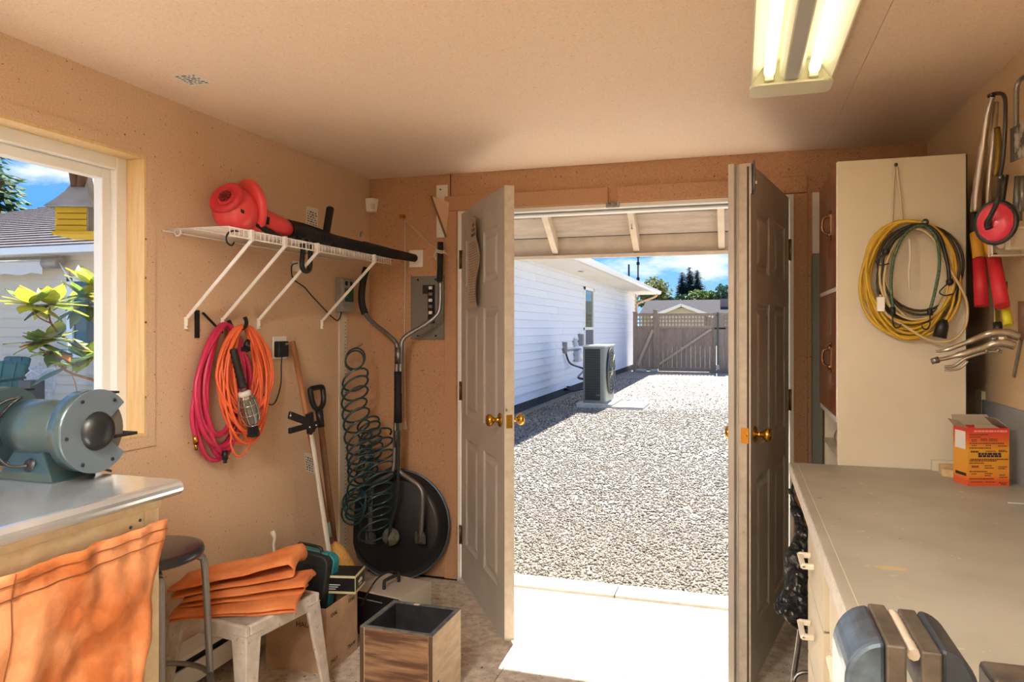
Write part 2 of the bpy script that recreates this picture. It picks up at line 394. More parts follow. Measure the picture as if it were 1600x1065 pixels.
# ------------------------------------------------------------------ double doors
PANELS = [(.115, .375, 1.62, 1.87), (.495, .755, 1.62, 1.87), (.115, .375, .93, 1.50), (.495, .755, .93, 1.50), (.115, .375, .22, .80), (.495, .755, .22, .80)]
def door(n, label, hinge, ang, sgn):
    Wd, T, H, z0 = .868, .045, 2.02, .012
    d = thing('door_%d' % n, label, None, hinge, ang, kind=S)
    xs = sorted({0, Wd} | {p[0] for p in PANELS} | {p[1] for p in PANELS})
    zs = sorted({z0, z0+H} | {p[2] for p in PANELS} | {p[3] for p in PANELS})
    m = MB()
    def V(x, y, z): return (sgn*x, y, z)
    inpanel = lambda x, z: any(p[0] < x < p[1] and p[2] < z < p[3] for p in PANELS)
    for y in (0, T):
        for i in range(len(xs)-1):
            for j in range(len(zs)-1):
                if not inpanel((xs[i]+xs[i+1])/2, (zs[j]+zs[j+1])/2):
                    m.add([V(xs[i], y, zs[j]), V(xs[i+1], y, zs[j]), V(xs[i+1], y, zs[j+1]), V(xs[i], y, zs[j+1])], [(0, 1, 2, 3) if (y == 0) == (sgn > 0) else (3, 2, 1, 0)])
    m.build('leaf', DOORM, d, local=True)
    e = MB()
    e.bx(min(0, sgn*Wd)-.0005, max(0, sgn*Wd)+.0005, .0005, T-.0005, z0+H-.012, z0+H).bx(min(0, sgn*Wd), max(0, sgn*Wd), .0005, T-.0005, z0, z0+.01)
    for x in (0, Wd): e.add([V(x, .0, z0), V(x, T, z0), V(x, T, z0+H), V(x, 0, z0+H)], [(0, 1, 2, 3)])
    e.build('edge', DOORE, d, local=True)
    for p in PANELS:
        g = MB()
        for (y, s) in ((0, 1), (T, -1)):
            rings = [(0, 0), (.004, .004), (.016, .009), (.028, .009), (.048, .001)]
            for a, b in zip(rings, rings[1:]):
                q = lambda r: [V(p[0]+r[0], y+s*r[1], p[2]+r[0]), V(p[1]-r[0], y+s*r[1], p[2]+r[0]), V(p[1]-r[0], y+s*r[1], p[3]-r[0]), V(p[0]+r[0], y+s*r[1], p[3]-r[0])]
                A, B = q(a), q(b)
                g.add(A+B, [(i, (i+1) % 4, 4+(i+1) % 4, 4+i) for i in range(4)])
            g.add(q(rings[-1]), [(0, 1, 2, 3)])
        g.build('panel', DOORM, d, local=True)
    for z in (.25, 1.05, 1.78):
        h = MB().bx(min(0, sgn*.03), max(0, sgn*.03), -.002, .0, z-.05, z+.05)
        h.tube([V(-.004, -.006, z-.052), V(-.004, -.006, z+.052)], .006, 10)
        h.bx(min(-sgn*.035, -sgn*.004), max(-sgn*.035, -sgn*.004), -.004, -.001, z-.05, z+.05)
        h.build('hinge', mat('antique_brass', '8d7a58', .35, 1), d, local=True)
    for (y, s) in ((0, -1), (T, 1)):
        k = MB(); M = axis_z(V(Wd-.065, y, .985), (0, s, 0))
        k.lathe([(0, 0), (.033, 0), (.033, .004), (.028, .008), (.012, .010), (.011, .03), (.018, .034), (.027, .045), (.028, .055), (.022, .064), (.0, .067)], 20, M)
        k.build('knob', BRASS, d, local=True)
    pl = MB().bx(sgn*Wd-.0015, sgn*Wd+.0015, T/2-.014, T/2+.014, .955, 1.015).cyl(V(Wd, T/2, .985), V(Wd+.009, T/2, .985), .009, 10)
    pl.build('latch_plate', BRASS, d, local=True)
    return d
h1 = (DX0+.022, YB-.004, 0); h2 = (DX1-.022, YB-.004, 0)
d1 = door(1, 'taupe panelled door with a paper notice, swung inward on the left', h1, -math.atan2(.735, .497), 1)
d2 = door(2, 'taupe panelled door with flush bolt and astragal, swung inward beside the tall cabinet', h2, math.atan2(.83, .185), -1)
# second door: astragal strip on the outer side, flush bolt at the top, notch
MB().bx(-.872, -.845, .045, .055, .02, 2.03).bx(-.90, -.868, .055, .078, .02, 2.03).build('astragal', DOORM, d2, local=True, bevel=.002)
MB().bx(-.869, -.866, .006, .014, .03, 2.02).build('edge_shade_strip', mat('edge_shadow_strip', '4f473b', .8), d2, local=True)  # dark strip stands in for the shaded gap along the door edge
fb = MB().bx(-.866, -.838, -.004, 0, 1.915, 2.03).tube([(-.85, -.008, 1.92), (-.85, -.008, 2.045)], .005, 8).bx(-.85, -.835, -.02, -.008, 1.955, 1.965)
fb.build('flush_bolt', STEEL, d2, local=True)
# paper notice with curled right edge, pinned to the first door
pn = thing('paper_notice', 'curled paper notice with heavy heading pinned on the left door', 'notice', h1, -math.atan2(.735, .497))
PAPER = mat('old_paper', 'dccbb6', .8, col2='d0bda6', scale=15, trans=.15)
NX, NW, NZ, NH = .20, .31, 1.505, .455
def pg(u, v, o=0.0):
    curl = .008+.05*max(0, u-.35)**2*(1.3+.6*math.sin(v*9))+.03*max(0, v-.9)*10*u**3*.4
    return (NX+NW*u, -curl-o, NZ+NH*v)
MB().grid(pg, 12, 16).build('sheet', PAPER, pn, local=True)
def pbar(mb, u0, u1, v, h):
    n = max(1, int((u1-u0)/.06))
    for k in range(n):
        a, b = u0+(u1-u0)*k/n, u0+(u1-u0)*(k+1)/n
        mb.add([pg(a, v-h, .0012), pg(b, v-h, .0012), pg(b, v+h, .0012), pg(a, v+h, .0012)], [(0, 1, 2, 3)])
ink = MB(); random.seed(3)
for i in range(24):
    u = .10; v = .73-i*.029
    while u < .86:
        l = rr(.03, .13); pbar(ink, u, min(u+l, .9), v, .0045); u += l+.03
ink.build('print_lines', mat('faded_ink', '96826e', .8), pn, local=True)
hd = MB()
for (u0, u1, v) in ((.34, .92, .93), (.30, .88, .875), (.26, .84, .82)):
    u = u0
    while u < u1: pbar(hd, u, u+rr(.04, .075), v, .017); u += .10
hd.build('heading', BLACKM, pn, local=True)
MB().ball(pg(.86, .975, .003), .005).build('pin', BLACKM, pn, local=True)

# ------------------------------------------------------------------ fluorescent ceiling fixture, plus two added unseen ones for fill
FILLM = mat('fill_tube', 'fffaf3', .4, emit=FILL_E); TUBEW = mat('lit_tube_warm', 'fff7d2', .4, emit=1.6)  # the strong tubes serve only the added fill fixtures
def fixture(label, x, y0, y1, tube=None):
    f = thing('ceiling_light', label, 'light', (x, (y0+y1)/2, ZC-.09), group='twin tube ceiling lights')
    zt = ZC
    # reflector: white trough wings either side of a spine
    prof = [(-.122, zt-.078), (-.07, zt-.012), (-.034, zt-.012), (-.034, zt-.06), (-.022, zt-.072), (.022, zt-.072), (.034, zt-.06), (.034, zt-.012), (.07, zt-.012), (.122, zt-.078),
            (.118, zt-.078), (.068, zt-.004), (-.068, zt-.004), (-.118, zt-.078)]
    ENAM = mat('cream_enamel', 'e9e6cc', .3)
    m = MB(); n = len(prof); v = [(x+a, y0+.0, b) for a, b in prof]+[(x+a, y1, b) for a, b in prof]
    m.add(v, [(i, (i+1) % n, n+(i+1) % n, n+i) for i in range(n)])
    m.build('reflector', ENAM, f)
    MB().bx(x-.018, x+.018, y0+.004, y1-.004, zt-.0735, zt-.072).build('spine_cover', mat('grey_enamel', 'b9bcb8', .35), f)
    for (ya, yb) in ((y0-.006, y0+.0), (y1, y1+.006)):
        MB().add([(x-.125, ya, zt-.085), (x+.125, ya, zt-.085), (x+.09, ya, zt), (x-.09, ya, zt), (x-.125, yb, zt-.085), (x+.125, yb, zt-.085), (x+.09, yb, zt), (x-.09, yb, zt)],
                 [(0, 1, 2, 3), (7, 6, 5, 4), (0, 4, 5, 1), (1, 5, 6, 2), (2, 6, 7, 3), (3, 7, 4, 0)]).build('end_plate', ENAM, f, bevel=.003)
    # end flange seen from below
    MB().rbox((x, y1+.05, zt-.084), (.25, .13, .006), .03).build('end_flange', ENAM, f)
    for s in (-1, 1):
        MB().tube([(x+s*.066, y0+.02, zt-.052), (x+s*.066, y1-.035, zt-.052), (x+s*.066, y1-.022, zt-.052)], [.017, .017, .009], 16).build('tube', tube or FILLM, f)
        MB().bx(x+s*.066-.014, x+s*.066+.014, y1-.022, y1-.008, zt-.075, zt-.03).build('lamp_holder', ENAM, f, bevel=.003)
    return f
fixture('twin tube fluorescent light near the double doors', .157, 1.32, 2.47, TUBEW)
fixture('added unseen twin tube fill light above the workbench side', -.95, -.30, .85)  # added out of view to brighten the interior
fixture('added unseen twin tube fill light behind the camera', -.25, -1.75, -.60)  # added behind the camera, also only to brighten the interior
# paper sticker left on the ceiling board
def quad_sticker(name, label, pts, m, cat='sticker', n=None, lines=None):
    o = thing(name, label, cat, pts[0])
    q = [Vector(p) for p in pts]; nn = (q[1]-q[0]).cross(q[3]-q[0]).normalized()
    if nn.dot(Vector((0, 0, CAMH))-q[0]) < 0: nn = -nn
    MB().add([p+nn*.0006 for p in q]+[p+nn*.0001 for p in q], [(0, 1, 2, 3), (7, 6, 5, 4)]+[(i, (i+1) % 4, 4+(i+1) % 4, 4+i) for i in range(4)]).build('paper', m, o)
    if lines:
        k = MB()
        for (u0, u1, v, h) in lines:
            g = lambda u, vv: q[0]+(q[1]-q[0])*u+(q[3]-q[0])*vv+nn*.001
            k.add([g(u0, v-h), g(u1, v-h), g(u1, v+h), g(u0, v+h)], [(0, 1, 2, 3)])
        k.build('print', mat('grey_print', '5d6570', .8), o)
    return o
STK = mat('white_paper', 'e8e4da', .7)
random.seed(5)
def rl(n):
    o = []
    for i in range(n):
        v = .1+.8*i/n; u = .08
        while u < .85:
            l = rr(.06, .22); o.append((u, min(u+l, .93), v, .28/n*rr(.6, 1))); u += l+rr(.04, .12)
    return o
cz = 2.2599
quad_sticker('board_sticker', 'white printed label stuck on the ceiling board', [at(268, 118, Z=cz), at(303, 115, Z=cz), at(335, 128, Z=cz), at(301, 135, Z=cz)], STK, lines=rl(6))
# ------------------------------------------------------------------ outside: ground, gravel
GZ = -.05
def ground_mat():
    m = bpy.data.materials.new('gravel'); m.use_nodes = True; nt = m.node_tree; b = nt.nodes['Principled BSDF']; N = nt.nodes.new; L = nt.links.new
    tc = N('ShaderNodeTexCoord'); v = N('ShaderNodeTexVoronoi'); v.inputs['Scale'].default_value = 34; L(tc.outputs['Object'], v.inputs[0])
    r = N('ShaderNodeValToRGB'); L(v.outputs['Color'], r.inputs[0]); e = r.color_ramp.elements
    e[0].color = rgba('6f675e'); e[1].color = rgba('b4ada3'); e.new(.35).color = rgba('a09789'); e.new(.6).color = rgba('948e86')
    n = N('ShaderNodeTexNoise'); n.inputs['Scale'].default_value = 1.1; n.inputs['Detail'].default_value = 6; L(tc.outputs['Object'], n.inputs[0])
    r2 = N('ShaderNodeValToRGB'); L(n.outputs[0], r2.inputs[0]); r2.color_ramp.elements[0].position = .57; r2.color_ramp.elements[1].position = .74
    mx = N('ShaderNodeMix'); mx.data_type = 'RGBA'; L(r2.outputs[0], mx.inputs[0]); L(r.outputs[0], mx.inputs[6]); mx.inputs[7].default_value = rgba('8a6c4c')
    L(mx.outputs[2], b.inputs['Base Color']); b.inputs['Roughness'].default_value = .9
    bp = N('ShaderNodeBump'); bp.inputs['Strength'].default_value = .9; bp.inputs['Distance'].default_value = .02; bp.invert = True
    L(v.outputs['Distance'], bp.inputs['Height']); L(bp.outputs[0], b.inputs['Normal'])
    return m
GRAV = ground_mat()
MB().bx(-30, 30, -6, 95, GZ-.3, GZ).build('ground', GRAV, kind=S, org=(0, 0, GZ))
def gravel_stones():
    rng = np.random.default_rng(4); P = []
    def field(n, y0, y1, s0, s1):
        y = rng.uniform(y0, y1, n) if y0 < 12 else y0+(y1-y0)*rng.uniform(0, 1, n)**2.2; xa = np.maximum(-3.4, -.40*y-.25); xb = np.minimum(.06*y+.35, 1.4)
        x = xa+(xb-xa)*rng.uniform(0, 1, n); s = rng.uniform(s0, s1, n)
        P.append(np.stack([x, y, np.full(n, GZ)+s*.25, s], 1))
    field(19000, YB+.16, 5.6, .008, .016); field(16000, 5.6, 8.2, .010, .018); field(12000, 8.2, 12.5, .013, .022); field(6000, 12.5, 21, .014, .022)
    P = np.concatenate(P); P = P[~((P[:, 0] > -2.9) & (P[:, 0] < -1.58) & (P[:, 1] > 12.9) & (P[:, 1] < 14.45))]; n = len(P)
    base = np.array([(1, 0, 0), (0, 1, 0), (-1, 0, 0), (0, -1, 0), (0, 0, .7), (0, 0, -.7)], float)
    v = base[None]*rng.uniform(.6, 1.25, (n, 6, 1))*P[:, None, 3:4]
    a = rng.uniform(0, 2*np.pi, n); ca, sa = np.cos(a)[:, None], np.sin(a)[:, None]
    x, y = v[..., 0]*ca-v[..., 1]*sa, v[..., 0]*sa+v[..., 1]*ca
    tl = rng.uniform(-.6, .6, n)[:, None]; z = v[..., 2]+x*tl
    v = np.stack([x, y, z], 2)+P[:, None, :3]
    f = np.array([(0, 1, 4), (1, 2, 4), (2, 3, 4), (3, 0, 4), (1, 0, 5), (2, 1, 5), (3, 2, 5), (0, 3, 5)])
    F = (f[None]+np.arange(n)[:, None, None]*6).reshape(-1, 3)
    me = bpy.data.meshes.new('gravel_stones'); V = v.reshape(-1, 3)
    me.vertices.add(len(V)); me.vertices.foreach_set('co', V.ravel())
    me.loops.add(F.size); me.loops.foreach_set('vertex_index', F.ravel().astype(np.int32))
    me.polygons.add(len(F)); me.polygons.foreach_set('loop_start', np.arange(0, F.size, 3, dtype=np.int32))
    me.update(calc_edges=True)
    at_ = me.attributes.new('tone', 'FLOAT', 'POINT'); at_.data.foreach_set('value', np.repeat(rng.uniform(0, 1, n)**.8, 6).astype(np.float32))
    me.materials.append(mat('pebble', '4a443a', .85, col2='9e968a', attr='tone'))
    o = bpy.data.objects.new('gravel_stones', me); C.objects.link(o)
    tag(o, 'loose pale gravel covering the yard outside the doors', 'gravel', kind='stuff')
gravel_stones()

# ------------------------------------------------------------------ shed roof overhang over the doors
ro = thing('roof_overhang', 'timber eave with rafters and sheathing boards above the doorway', None, (-.6, 4.4, 1.88), kind=S)
TIM = mat('painted_timber', 'dccbb6', .7, col2='cfbca4', scale=9, rnd=.04)
TIMB = mat('sheathing_timber', 'c4b5a6', .8, col2='b0a091', scale=5, stretch=(1, 6, 6), speck=('6f5b48', 18, .70), rnd=.05)
Yf, Zf = 4.75, 1.885; sl = .686                       # rafter foot and slope (rise per metre)
def rz(y): return Zf+(Yf-y)*sl
cs = math.cos(math.atan(sl))
for x in (-2.35, -1.75, -1.175, -.635, -.105, .44, .98):
    M = Matrix()
    v = [(x-.02, YB+.135, rz(YB+.135)), (x+.02, YB+.135, rz(YB+.135)), (x+.02, Yf, rz(Yf)), (x-.02, Yf, rz(Yf))]
    v += [(a, b, c+.095) for a, b, c in v]
    r_ = MB().add(v, [(3, 2, 1, 0), (4, 5, 6, 7), (0, 1, 5, 4), (1, 2, 6, 5), (2, 3, 7, 6), (3, 0, 4, 7)]).build('rafter', TIM, ro, bevel=.003)
hk = MB().tube(spline([(-.635, 4.52, rz(4.52)), (-.635, 4.52, rz(4.52)-.02), (-.628, 4.50, rz(4.52)-.035), (-.635, 4.485, rz(4.52)-.03)], 5), .0025, 6).build('screw_hook', STEEL, ro)
step = .165
for i in range(8):
    ya = Yf-.03-i*step; yb = ya-step+.009
    if yb < YB+.12: break
    z = lambda y: rz(y)+.096
    v = [(-2.6, ya, z(ya)), (1.3, ya, z(ya)), (1.3, yb, z(yb)), (-2.6, yb, z(yb))]
    v += [(a, b, c+.02) for a, b, c in v]
    MB().add(v, [(0, 1, 2, 3), (7, 6, 5, 4), (1, 0, 4, 5), (2, 1, 5, 6), (3, 2, 6, 7), (0, 3, 7, 4)]).build('roof_board', TIMB, ro, bevel=.002, seg=1)
z = rz(Yf+.1)+.118
MB().add([(-2.65, Yf+.06, rz(Yf+.06)+.117), (1.35, Yf+.06, rz(Yf+.06)+.117), (1.35, 3.0, rz(3.0)+.117), (-2.65, 3.0, rz(3.0)+.117),
          (-2.65, Yf+.06, rz(Yf+.06)+.14), (1.35, Yf+.06, rz(Yf+.06)+.14), (1.35, 3.0, rz(3.0)+.14), (-2.65, 3.0, rz(3.0)+.14)],
         [(0, 1, 2, 3), (7, 6, 5, 4), (1, 0, 4, 5), (2, 1, 5, 6), (3, 2, 6, 7), (0, 3, 7, 4)]).build('roof_felt', mat('roof_felt', '2b2927', .9), ro)
MB().bx(-2.6, 1.3, Yf, Yf+.03, Zf-.02, Zf+.13).build('fascia_board', TIM, ro, bevel=.003)
MB().bx(-2.6, 1.3, Yf-.03, Yf+.0, Zf-.025, Zf-.0).build('fascia_lip', TIM, ro, bevel=.003)
# side eave over the window
so = thing('side_eave', 'board soffit over the window side of the shed', None, (XL-.6, 1.5, 2.44), kind=S)
MB().bx(XL-.72, XL-.17, -2.2, 3.7, 2.44, 2.47).build('soffit', TIM, so)
MB().bx(XL-.75, XL-.72, -2.2, 3.7, 2.40, 2.56).build('fascia_board', TIM, so)

# ------------------------------------------------------------------ white house along the gravel yard
HX, HY0, HY1, HE = -3.6, 9.0, 26.6, 2.62
ho = thing('white_house', 'long white house with lap siding along the gravel yard', 'house', (HX-3, 18, GZ))
MB().bx(HX-.12, HX-.03, HY0, HY1, GZ, HE+.1).bx(HX-6, HX-.1, HY1-.1, HY1-.03, GZ, HE+.1).build('wall', mat('shade_dark_sheathing', '5f656d', .8), ho)  # sheathing darkened to stand in for lap shadows between planks
MB().bx(HX-.12, HX-.005, HY0, HY1, GZ-.1, .12).build('foundation', mat('dark_foundation', '4a4a49', .9, col2='3b3b3a', scale=20), ho)
random.seed(11)
PL = .144; nc = int((HE-.10)/PL)+1
WYa, WYb, WZa, WZb = 17.4, 18.6, .532, 2.404             # window on the long wall
meshes = {}
def plank(y0, y1, z):
    z1 = min(z+PL, HE)
    v = [(HX-.028, y0, z), (HX+.012, y0, z+.006), (HX-.016, y0, z1), (HX-.028, y0, z1)]; v += [(a, y1, c) for a, b, c in v]
    v = [Vector(p) for p in v]
    MB().add(v, [(0, 1, 2, 3), (7, 6, 5, 4), (0, 4, 5, 1), (1, 5, 6, 2), (2, 6, 7, 3), (3, 7, 4, 0)]).build('siding_plank', SIDING, ho)
for i in range(nc):
    z = .10+i*PL; segs = []
    y = HY0
    cuts = sorted([HY0]+[HY0+3.66*k+rr(-.0, 3.0)+(i % 3)*.9 for k in range(5)]+[HY1])
    cuts = [c for c in cuts if HY0 <= c <= HY1]
    for a, b in zip(cuts, cuts[1:]):
        parts = [(a, b)]
        if z < WZb-.01 and z+PL > WZa+.01:
            parts = []
            if a < WYa: parts.append((a, min(b, WYa)))
            if b > WYb: parts.append((max(a, WYb), b))
        for (p, q) in parts:
            if q-p > .05: plank(p+.003, q-.003, z)
hw = MB().bx(HX-.05, HX+.02, WYa, WYb, WZa, WZa+.07).bx(HX-.05, HX+.02, WYa, WYb, WZb-.07, WZb).bx(HX-.05, HX+.02, WYa, WYa+.08, WZa, WZb).bx(HX-.05, HX+.02, WYb-.08, WYb, WZa, WZb).bx(HX-.05, HX+.015, WYa, WYb, 1.35, 1.42).build('window', VINYL, ho)
MB().bx(HX-.04, HX-.01, WYa+.08, WYb-.08, 1.42, WZb-.07).build('pane', SKYGLASS, hw)
MB().bx(HX-.04, HX-.0, WYa+.08, WYb-.08, WZa+.07, 1.35).build('screen', mat('grey_screen', '5a6068', .7), hw)
# soffit, gutter, roof
ov = .78
MB().bx(HX-.02, HX+ov, HY0-.5, HY1+.4, HE, HE+.02).build('soffit', mat('soffit_white', 'e6dfd3', .6), ho)
MB().bx(HX+.3, HX+.38, 15.3, 15.5, HE-.012, HE-.001).build('soffit_vent', STEEL, ho)
gu = MB(); pr = [(ov-.01, -.0), (ov+.06, -.0), (ov+.10, .04), (ov+.11, .11), (ov+.10, .11), (ov, .02)]
v = [(HX+a, HY0-.5, HE+b) for a, b in pr]+[(HX+a, HY1+.4, HE+b) for a, b in pr]; n = len(pr)
gu.add(v, [tuple(range(n-1, -1, -1)), tuple(range(n, 2*n))]+[(i, (i+1) % n, n+(i+1) % n, n+i) for i in range(n)]).build('gutter', VINYL, ho)
MB().add([(HX+ov+.02, HY0-.5, HE+.09), (HX+ov+.02, HY1+.4, HE+.09), (HX-4, HY1+.4, HE+1.55), (HX-4, HY0-.5, HE+1.55),
          (HX+ov+.02, HY0-.5, HE+.12), (HX+ov+.02, HY1+.4, HE+.12), (HX-4, HY1+.4, HE+1.58), (HX-4, HY0-.5, HE+1.58)],
         [(3, 2, 1, 0), (4, 5, 6, 7), (0, 1, 5, 4), (1, 2, 6, 5), (2, 3, 7, 6), (3, 0, 4, 7)]).build('roof', mat('shingle_far', '6e6664', .9, col2='5b5452', scale=6), ho)
MB().bx(HX-.03, HX+.03, HY1-.10, HY1+.02, .1, HE).build('corner_board', mat('tan_corner', 'c3a88a', .6), ho)
dsp = MB().tube(spline([(HX+ov+.03, HY1-.1, HE+.02), (HX+ov-.1, HY1-.1, HE-.12), (HX+.08, HY1-.06, HE-.35), (HX+.06, HY1-.06, HE-.6), (HX+.06, HY1-.06, .1)], 5), .035, 8)
dsp.build('downspout', mat('tan_pipe', 'c9b092', .5), ho)
# antenna mast over the house
an = thing('antenna_mast', 'thin dark antenna mast rising over the far end of the white house roof', 'antenna', (HX-.8, 25.5, HE+.3))
b_ = at(997, 440, Y=25.5); t_ = at(997, 398, Y=25.5)
MB().cyl((b_.x, 25.5, HE+.35), (b_.x, 25.5, t_.z+.25), .03, 8).build('mast', DSTEEL, an)
for z in (t_.z-.05, t_.z-.3, b_.z+.1): MB().cyl((b_.x, 25.5, z-.05), (b_.x, 25.5, z+.05), .055, 8).build('clamp', BLACKM, an)
MB().cyl((b_.x-.32, 25.5, HE+.3), (b_.x-.32, 25.5, HE+1.0), .03, 8).build('vent_pipe', BLACKM, an)

# ------------------------------------------------------------------ heat pump on its pad
ac = thing('heat_pump', 'grey outdoor heat pump unit on concrete pad by white house', 'heat pump', (-2.555, 13.74, GZ))
ACM = mat('heat_pump_paint', '86887f', .5, .2)
x0, x1, y0, y1, zb, zt = -2.77, -2.34, 13.24, 14.22, .02, 1.05
MB().rbox(((x0+x1)/2, (y0+y1)/2, (zb+zt)/2), (x1-x0, y1-y0, zt-zb), .05, 4).build('casing', ACM, ac)
MB().rbox(((x0+x1)/2, (y0+y1)/2, zt+.012), (x1-x0+.03, y1-y0+.03, .03), .05, 4).build('top_cover', mat('pale_cover', 'c9cccb', .5), ac)
MB().bx(x0+.05, x1-.10, y0-.004, y0+.0, zb+.05, zt-.04).build('coil', mat('dark_coil', '2b2d2a', .7), ac)
gr = MB()
for i in range(15): xx = x0+.05+(x1-x0-.15)*i/14; gr.bx(xx-.003, xx+.003, y0-.012, y0-.006, zb+.05, zt-.04)
for i in range(22): zz = zb+.05+(zt-zb-.09)*i/21; gr.bx(x0+.05, x1-.10, y0-.013, y0-.007, zz-.003, zz+.003)
gr.build('coil_guard', mat('guard_wire', '4d4f4a', .6), ac)
M = axis_z((x1, (y0+y1)/2, .58), (1, 0, 0))
MB().lathe([(.44, -.01), (.44, .03), (.41, .03), (.40, .004), (0, .004)], 32, M).build('fan_ring', mat('fan_dark', '1d1f20', .6), ac)
g2 = MB()
for r in (.09, .15, .21, .27, .33, .39): g2.tube([M @ Vector((r*math.cos(a), r*math.sin(a), .03)) for a in [2*PI*k/28 for k in range(28)]], .004, 4, closed=True)
for k in range(8): a = k*PI/4; g2.cyl(M @ Vector((0, 0, .034)), M @ Vector((.42*math.cos(a), .42*math.sin(a), .03)), .005, 4)
g2.build('fan_guard', ACM, ac)
MB().lathe([(0, .02), (.07, .02), (.07, .045), (0, .05)], 16, M).build('fan_badge', STEEL, ac)
MB().box(((x0+x1)/2+.08, y0-.002, .16), (.10, .006, .03)).build('name_plate', STEEL, ac)
pd = MB().bx(-2.86, -2.20, 13.1, 14.4, GZ-.05, .018).build('equipment_pad', CONC, bevel=.01, label='thick concrete pad under the grey heat pump', cat='pad')
sl_ = MB().bx(-2.18, -1.62, 12.95, 14.0, GZ-.04, -.005).build('paving_slab', CONC, bevel=.008, label='flat square paving slab beside the heat pump pad', cat='slab')
# meter, disconnect and pipes on the house wall
el_ = thing('meter_box', 'small grey utility meter and shutoff box on the white siding', 'meter', (HX, 14.9, .9))
def wallp(px, py): return at(px, py, X=HX)
c1 = wallp(899, 556)
MB().box((HX+.06, c1.y, c1.z), (.12, .34, .26)).build('meter_body', mat('meter_grey', 'aab2ba', .4), el_, bevel=.02)
MB().lathe([(0, .05), (.09, .05), (.1, 0)], 16, axis_z((HX+.12, c1.y+.05, c1.z), (1, 0, 0))).build('dial', VINYL, el_)
c2 = wallp(905, 531); MB().box((HX+.05, c2.y, c2.z), (.10, .16, .28)).build('shutoff_box', mat('box_grey', '80868c', .5), el_, bevel=.01)
c3 = wallp(897, 535); MB().box((HX+.03, c3.y, c3.z), (.06, .22, .18)).build('junction_box', mat('meter_grey', 'aab2ba', .4), el_, bevel=.01)
MB().tube([(HX+.04, wallp(882, 541).y, c1.z+.15), (HX+.04, c2.y, c1.z+.15)], .018, 8).build('gas_pipe', STEEL, el_)
cn = thing('flexible_conduit', 'dark flexible conduit looping from the wall to the heat pump', 'conduit', wallp(881, 545))
pa = [wallp(880, 541)+Vector((.04, 0, 0)), wallp(881, 555)+Vector((.06, 0, 0)), wallp(885, 568)+Vector((.1, 0, 0)), wallp(893, 576)+Vector((.3, -.1, 0)), (-2.95, 13.7, .45), (-2.76, 13.7, .42)]
MB().tube(spline(pa, 6), .022, 8).build('hose', DSTEEL, cn)
MB().box(wallp(880, 543)+Vector((.04, 0, 0)), (.08, .1, .24)).build('elbow_box', STEEL, cn, bevel=.01)
tp = thing('garden_tap', 'dark garden tap at the foot of the white siding', 'tap', wallp(880, 609))
c4 = wallp(882, 608)
MB().cyl((HX, c4.y, c4.z), (HX+.14, c4.y, c4.z), .025, 8).build('spout', DSTEEL, tp)
MB().tube([(HX+.1+.05*math.cos(a), c4.y+.05*math.sin(a), c4.z+.06) for a in [2*PI*k/10 for k in range(10)]], .012, 6, closed=True).build('tap_wheel', mat('rust_red', '6a3a30', .6), tp)
MB().tube(spline([(HX+.12, c4.y, c4.z), (HX+.14, c4.y+.3, c4.z-.06), (HX+.3, c4.y+.9, c4.z-.05), (-2.8, 13.8, .1)], 5), .016, 6).build('supply_pipe', BLACKM, tp)

# ------------------------------------------------------------------ fence with gate and lattice top
FY = 24.6
FEN = mat('taupe_fence', 'ad9680', .8, col2='9a8470', scale=6, stretch=(6, 6, 1), rnd=.07)
FENB = mat('taupe_brace', 'c4ae98', .8)
fe = thing('fence', 'taupe board fence with lattice top across the end of the yard', 'fence', (-2.9, FY, GZ))
def fx(px): return at(px, 560, Y=FY).x
def fz(py): return at(1060, py, Y=FY).z
ZT, ZL, Z0_ = fz(489), fz(513), .0
bm_ = MB().box((0, 0, 0), (.142, .022, ZL-GZ-.01)).mesh('fence_board')
bm_.materials.append(FEN)
def boards(parent, xa, xb):
    n = max(1, round((xb-xa)/.15)); wd = (xb-xa)/n
    for i in range(n):
        inst(bm_, 'board', parent, Matrix.Translation((xa+wd*(i+.5), FY+(.004 if i % 2 else 0), (ZL+GZ+.01)/2)) @ Matrix.Diagonal(((wd-.003)/.142, 1, 1, 1)))
def lattice(parent, xa, xb, za, zb):
    m = MB(); p = .105
    n = int((xb-xa)/p)
    for i in range(n+1): x = xa+(xb-xa)*i/n; m.bx(x-.019, x+.019, FY-.012, FY-.002, za, zb)
    k = max(2, int((zb-za)/p))
    for i in range(k+1): z = za+(zb-za)*i/k; m.bx(xa, xb, FY+.0, FY+.010, z-.019, z+.019)
    m.build('lattice', FEN, parent, kind='stuff')
def post(parent, x, wd=.11, top=ZT, m=FEN):
    MB().bx(x-wd/2, x+wd/2, FY-.06, FY+.06, GZ, top+.03).build('post', m, parent, bevel=.006)
    MB().bx(x-wd/2-.015, x+wd/2+.015, FY-.075, FY+.075, top+.03, top+.055).build('post_cap', m, parent, bevel=.006)
xA, xB, xC, xD = fx(992), fx(1024), fx(1119), fx(1124)
def panel(parent, xa, xb):
    boards(parent, xa, xb); lattice(parent, xa, xb, ZL+.06, ZT-.07)
    MB().bx(xa, xb, FY-.035, FY+.02, ZL-.0, ZL+.08).build('rail', FEN, parent, bevel=.004)
    MB().bx(xa, xb, FY-.035, FY+.02, ZT-.08, ZT).build('rail', FEN, parent, bevel=.004)
    MB().bx(xa, xb, FY-.04, FY-.012, GZ+.03, .09).build('rail', FEN, parent, bevel=.004)
panel(fe, xA+.06, xB-.06); post(fe, xA); post(fe, xB, .13, ZT+.06)
MB().bar((xA+.1, FY-.05, .15), (xB-.08, FY-.05, ZL-.05), .09, .03, (0, 1, 0)).build('brace', FENB, fe)
panel(fe, xD+.14, xD+3.0); post(fe, xD+3.05)
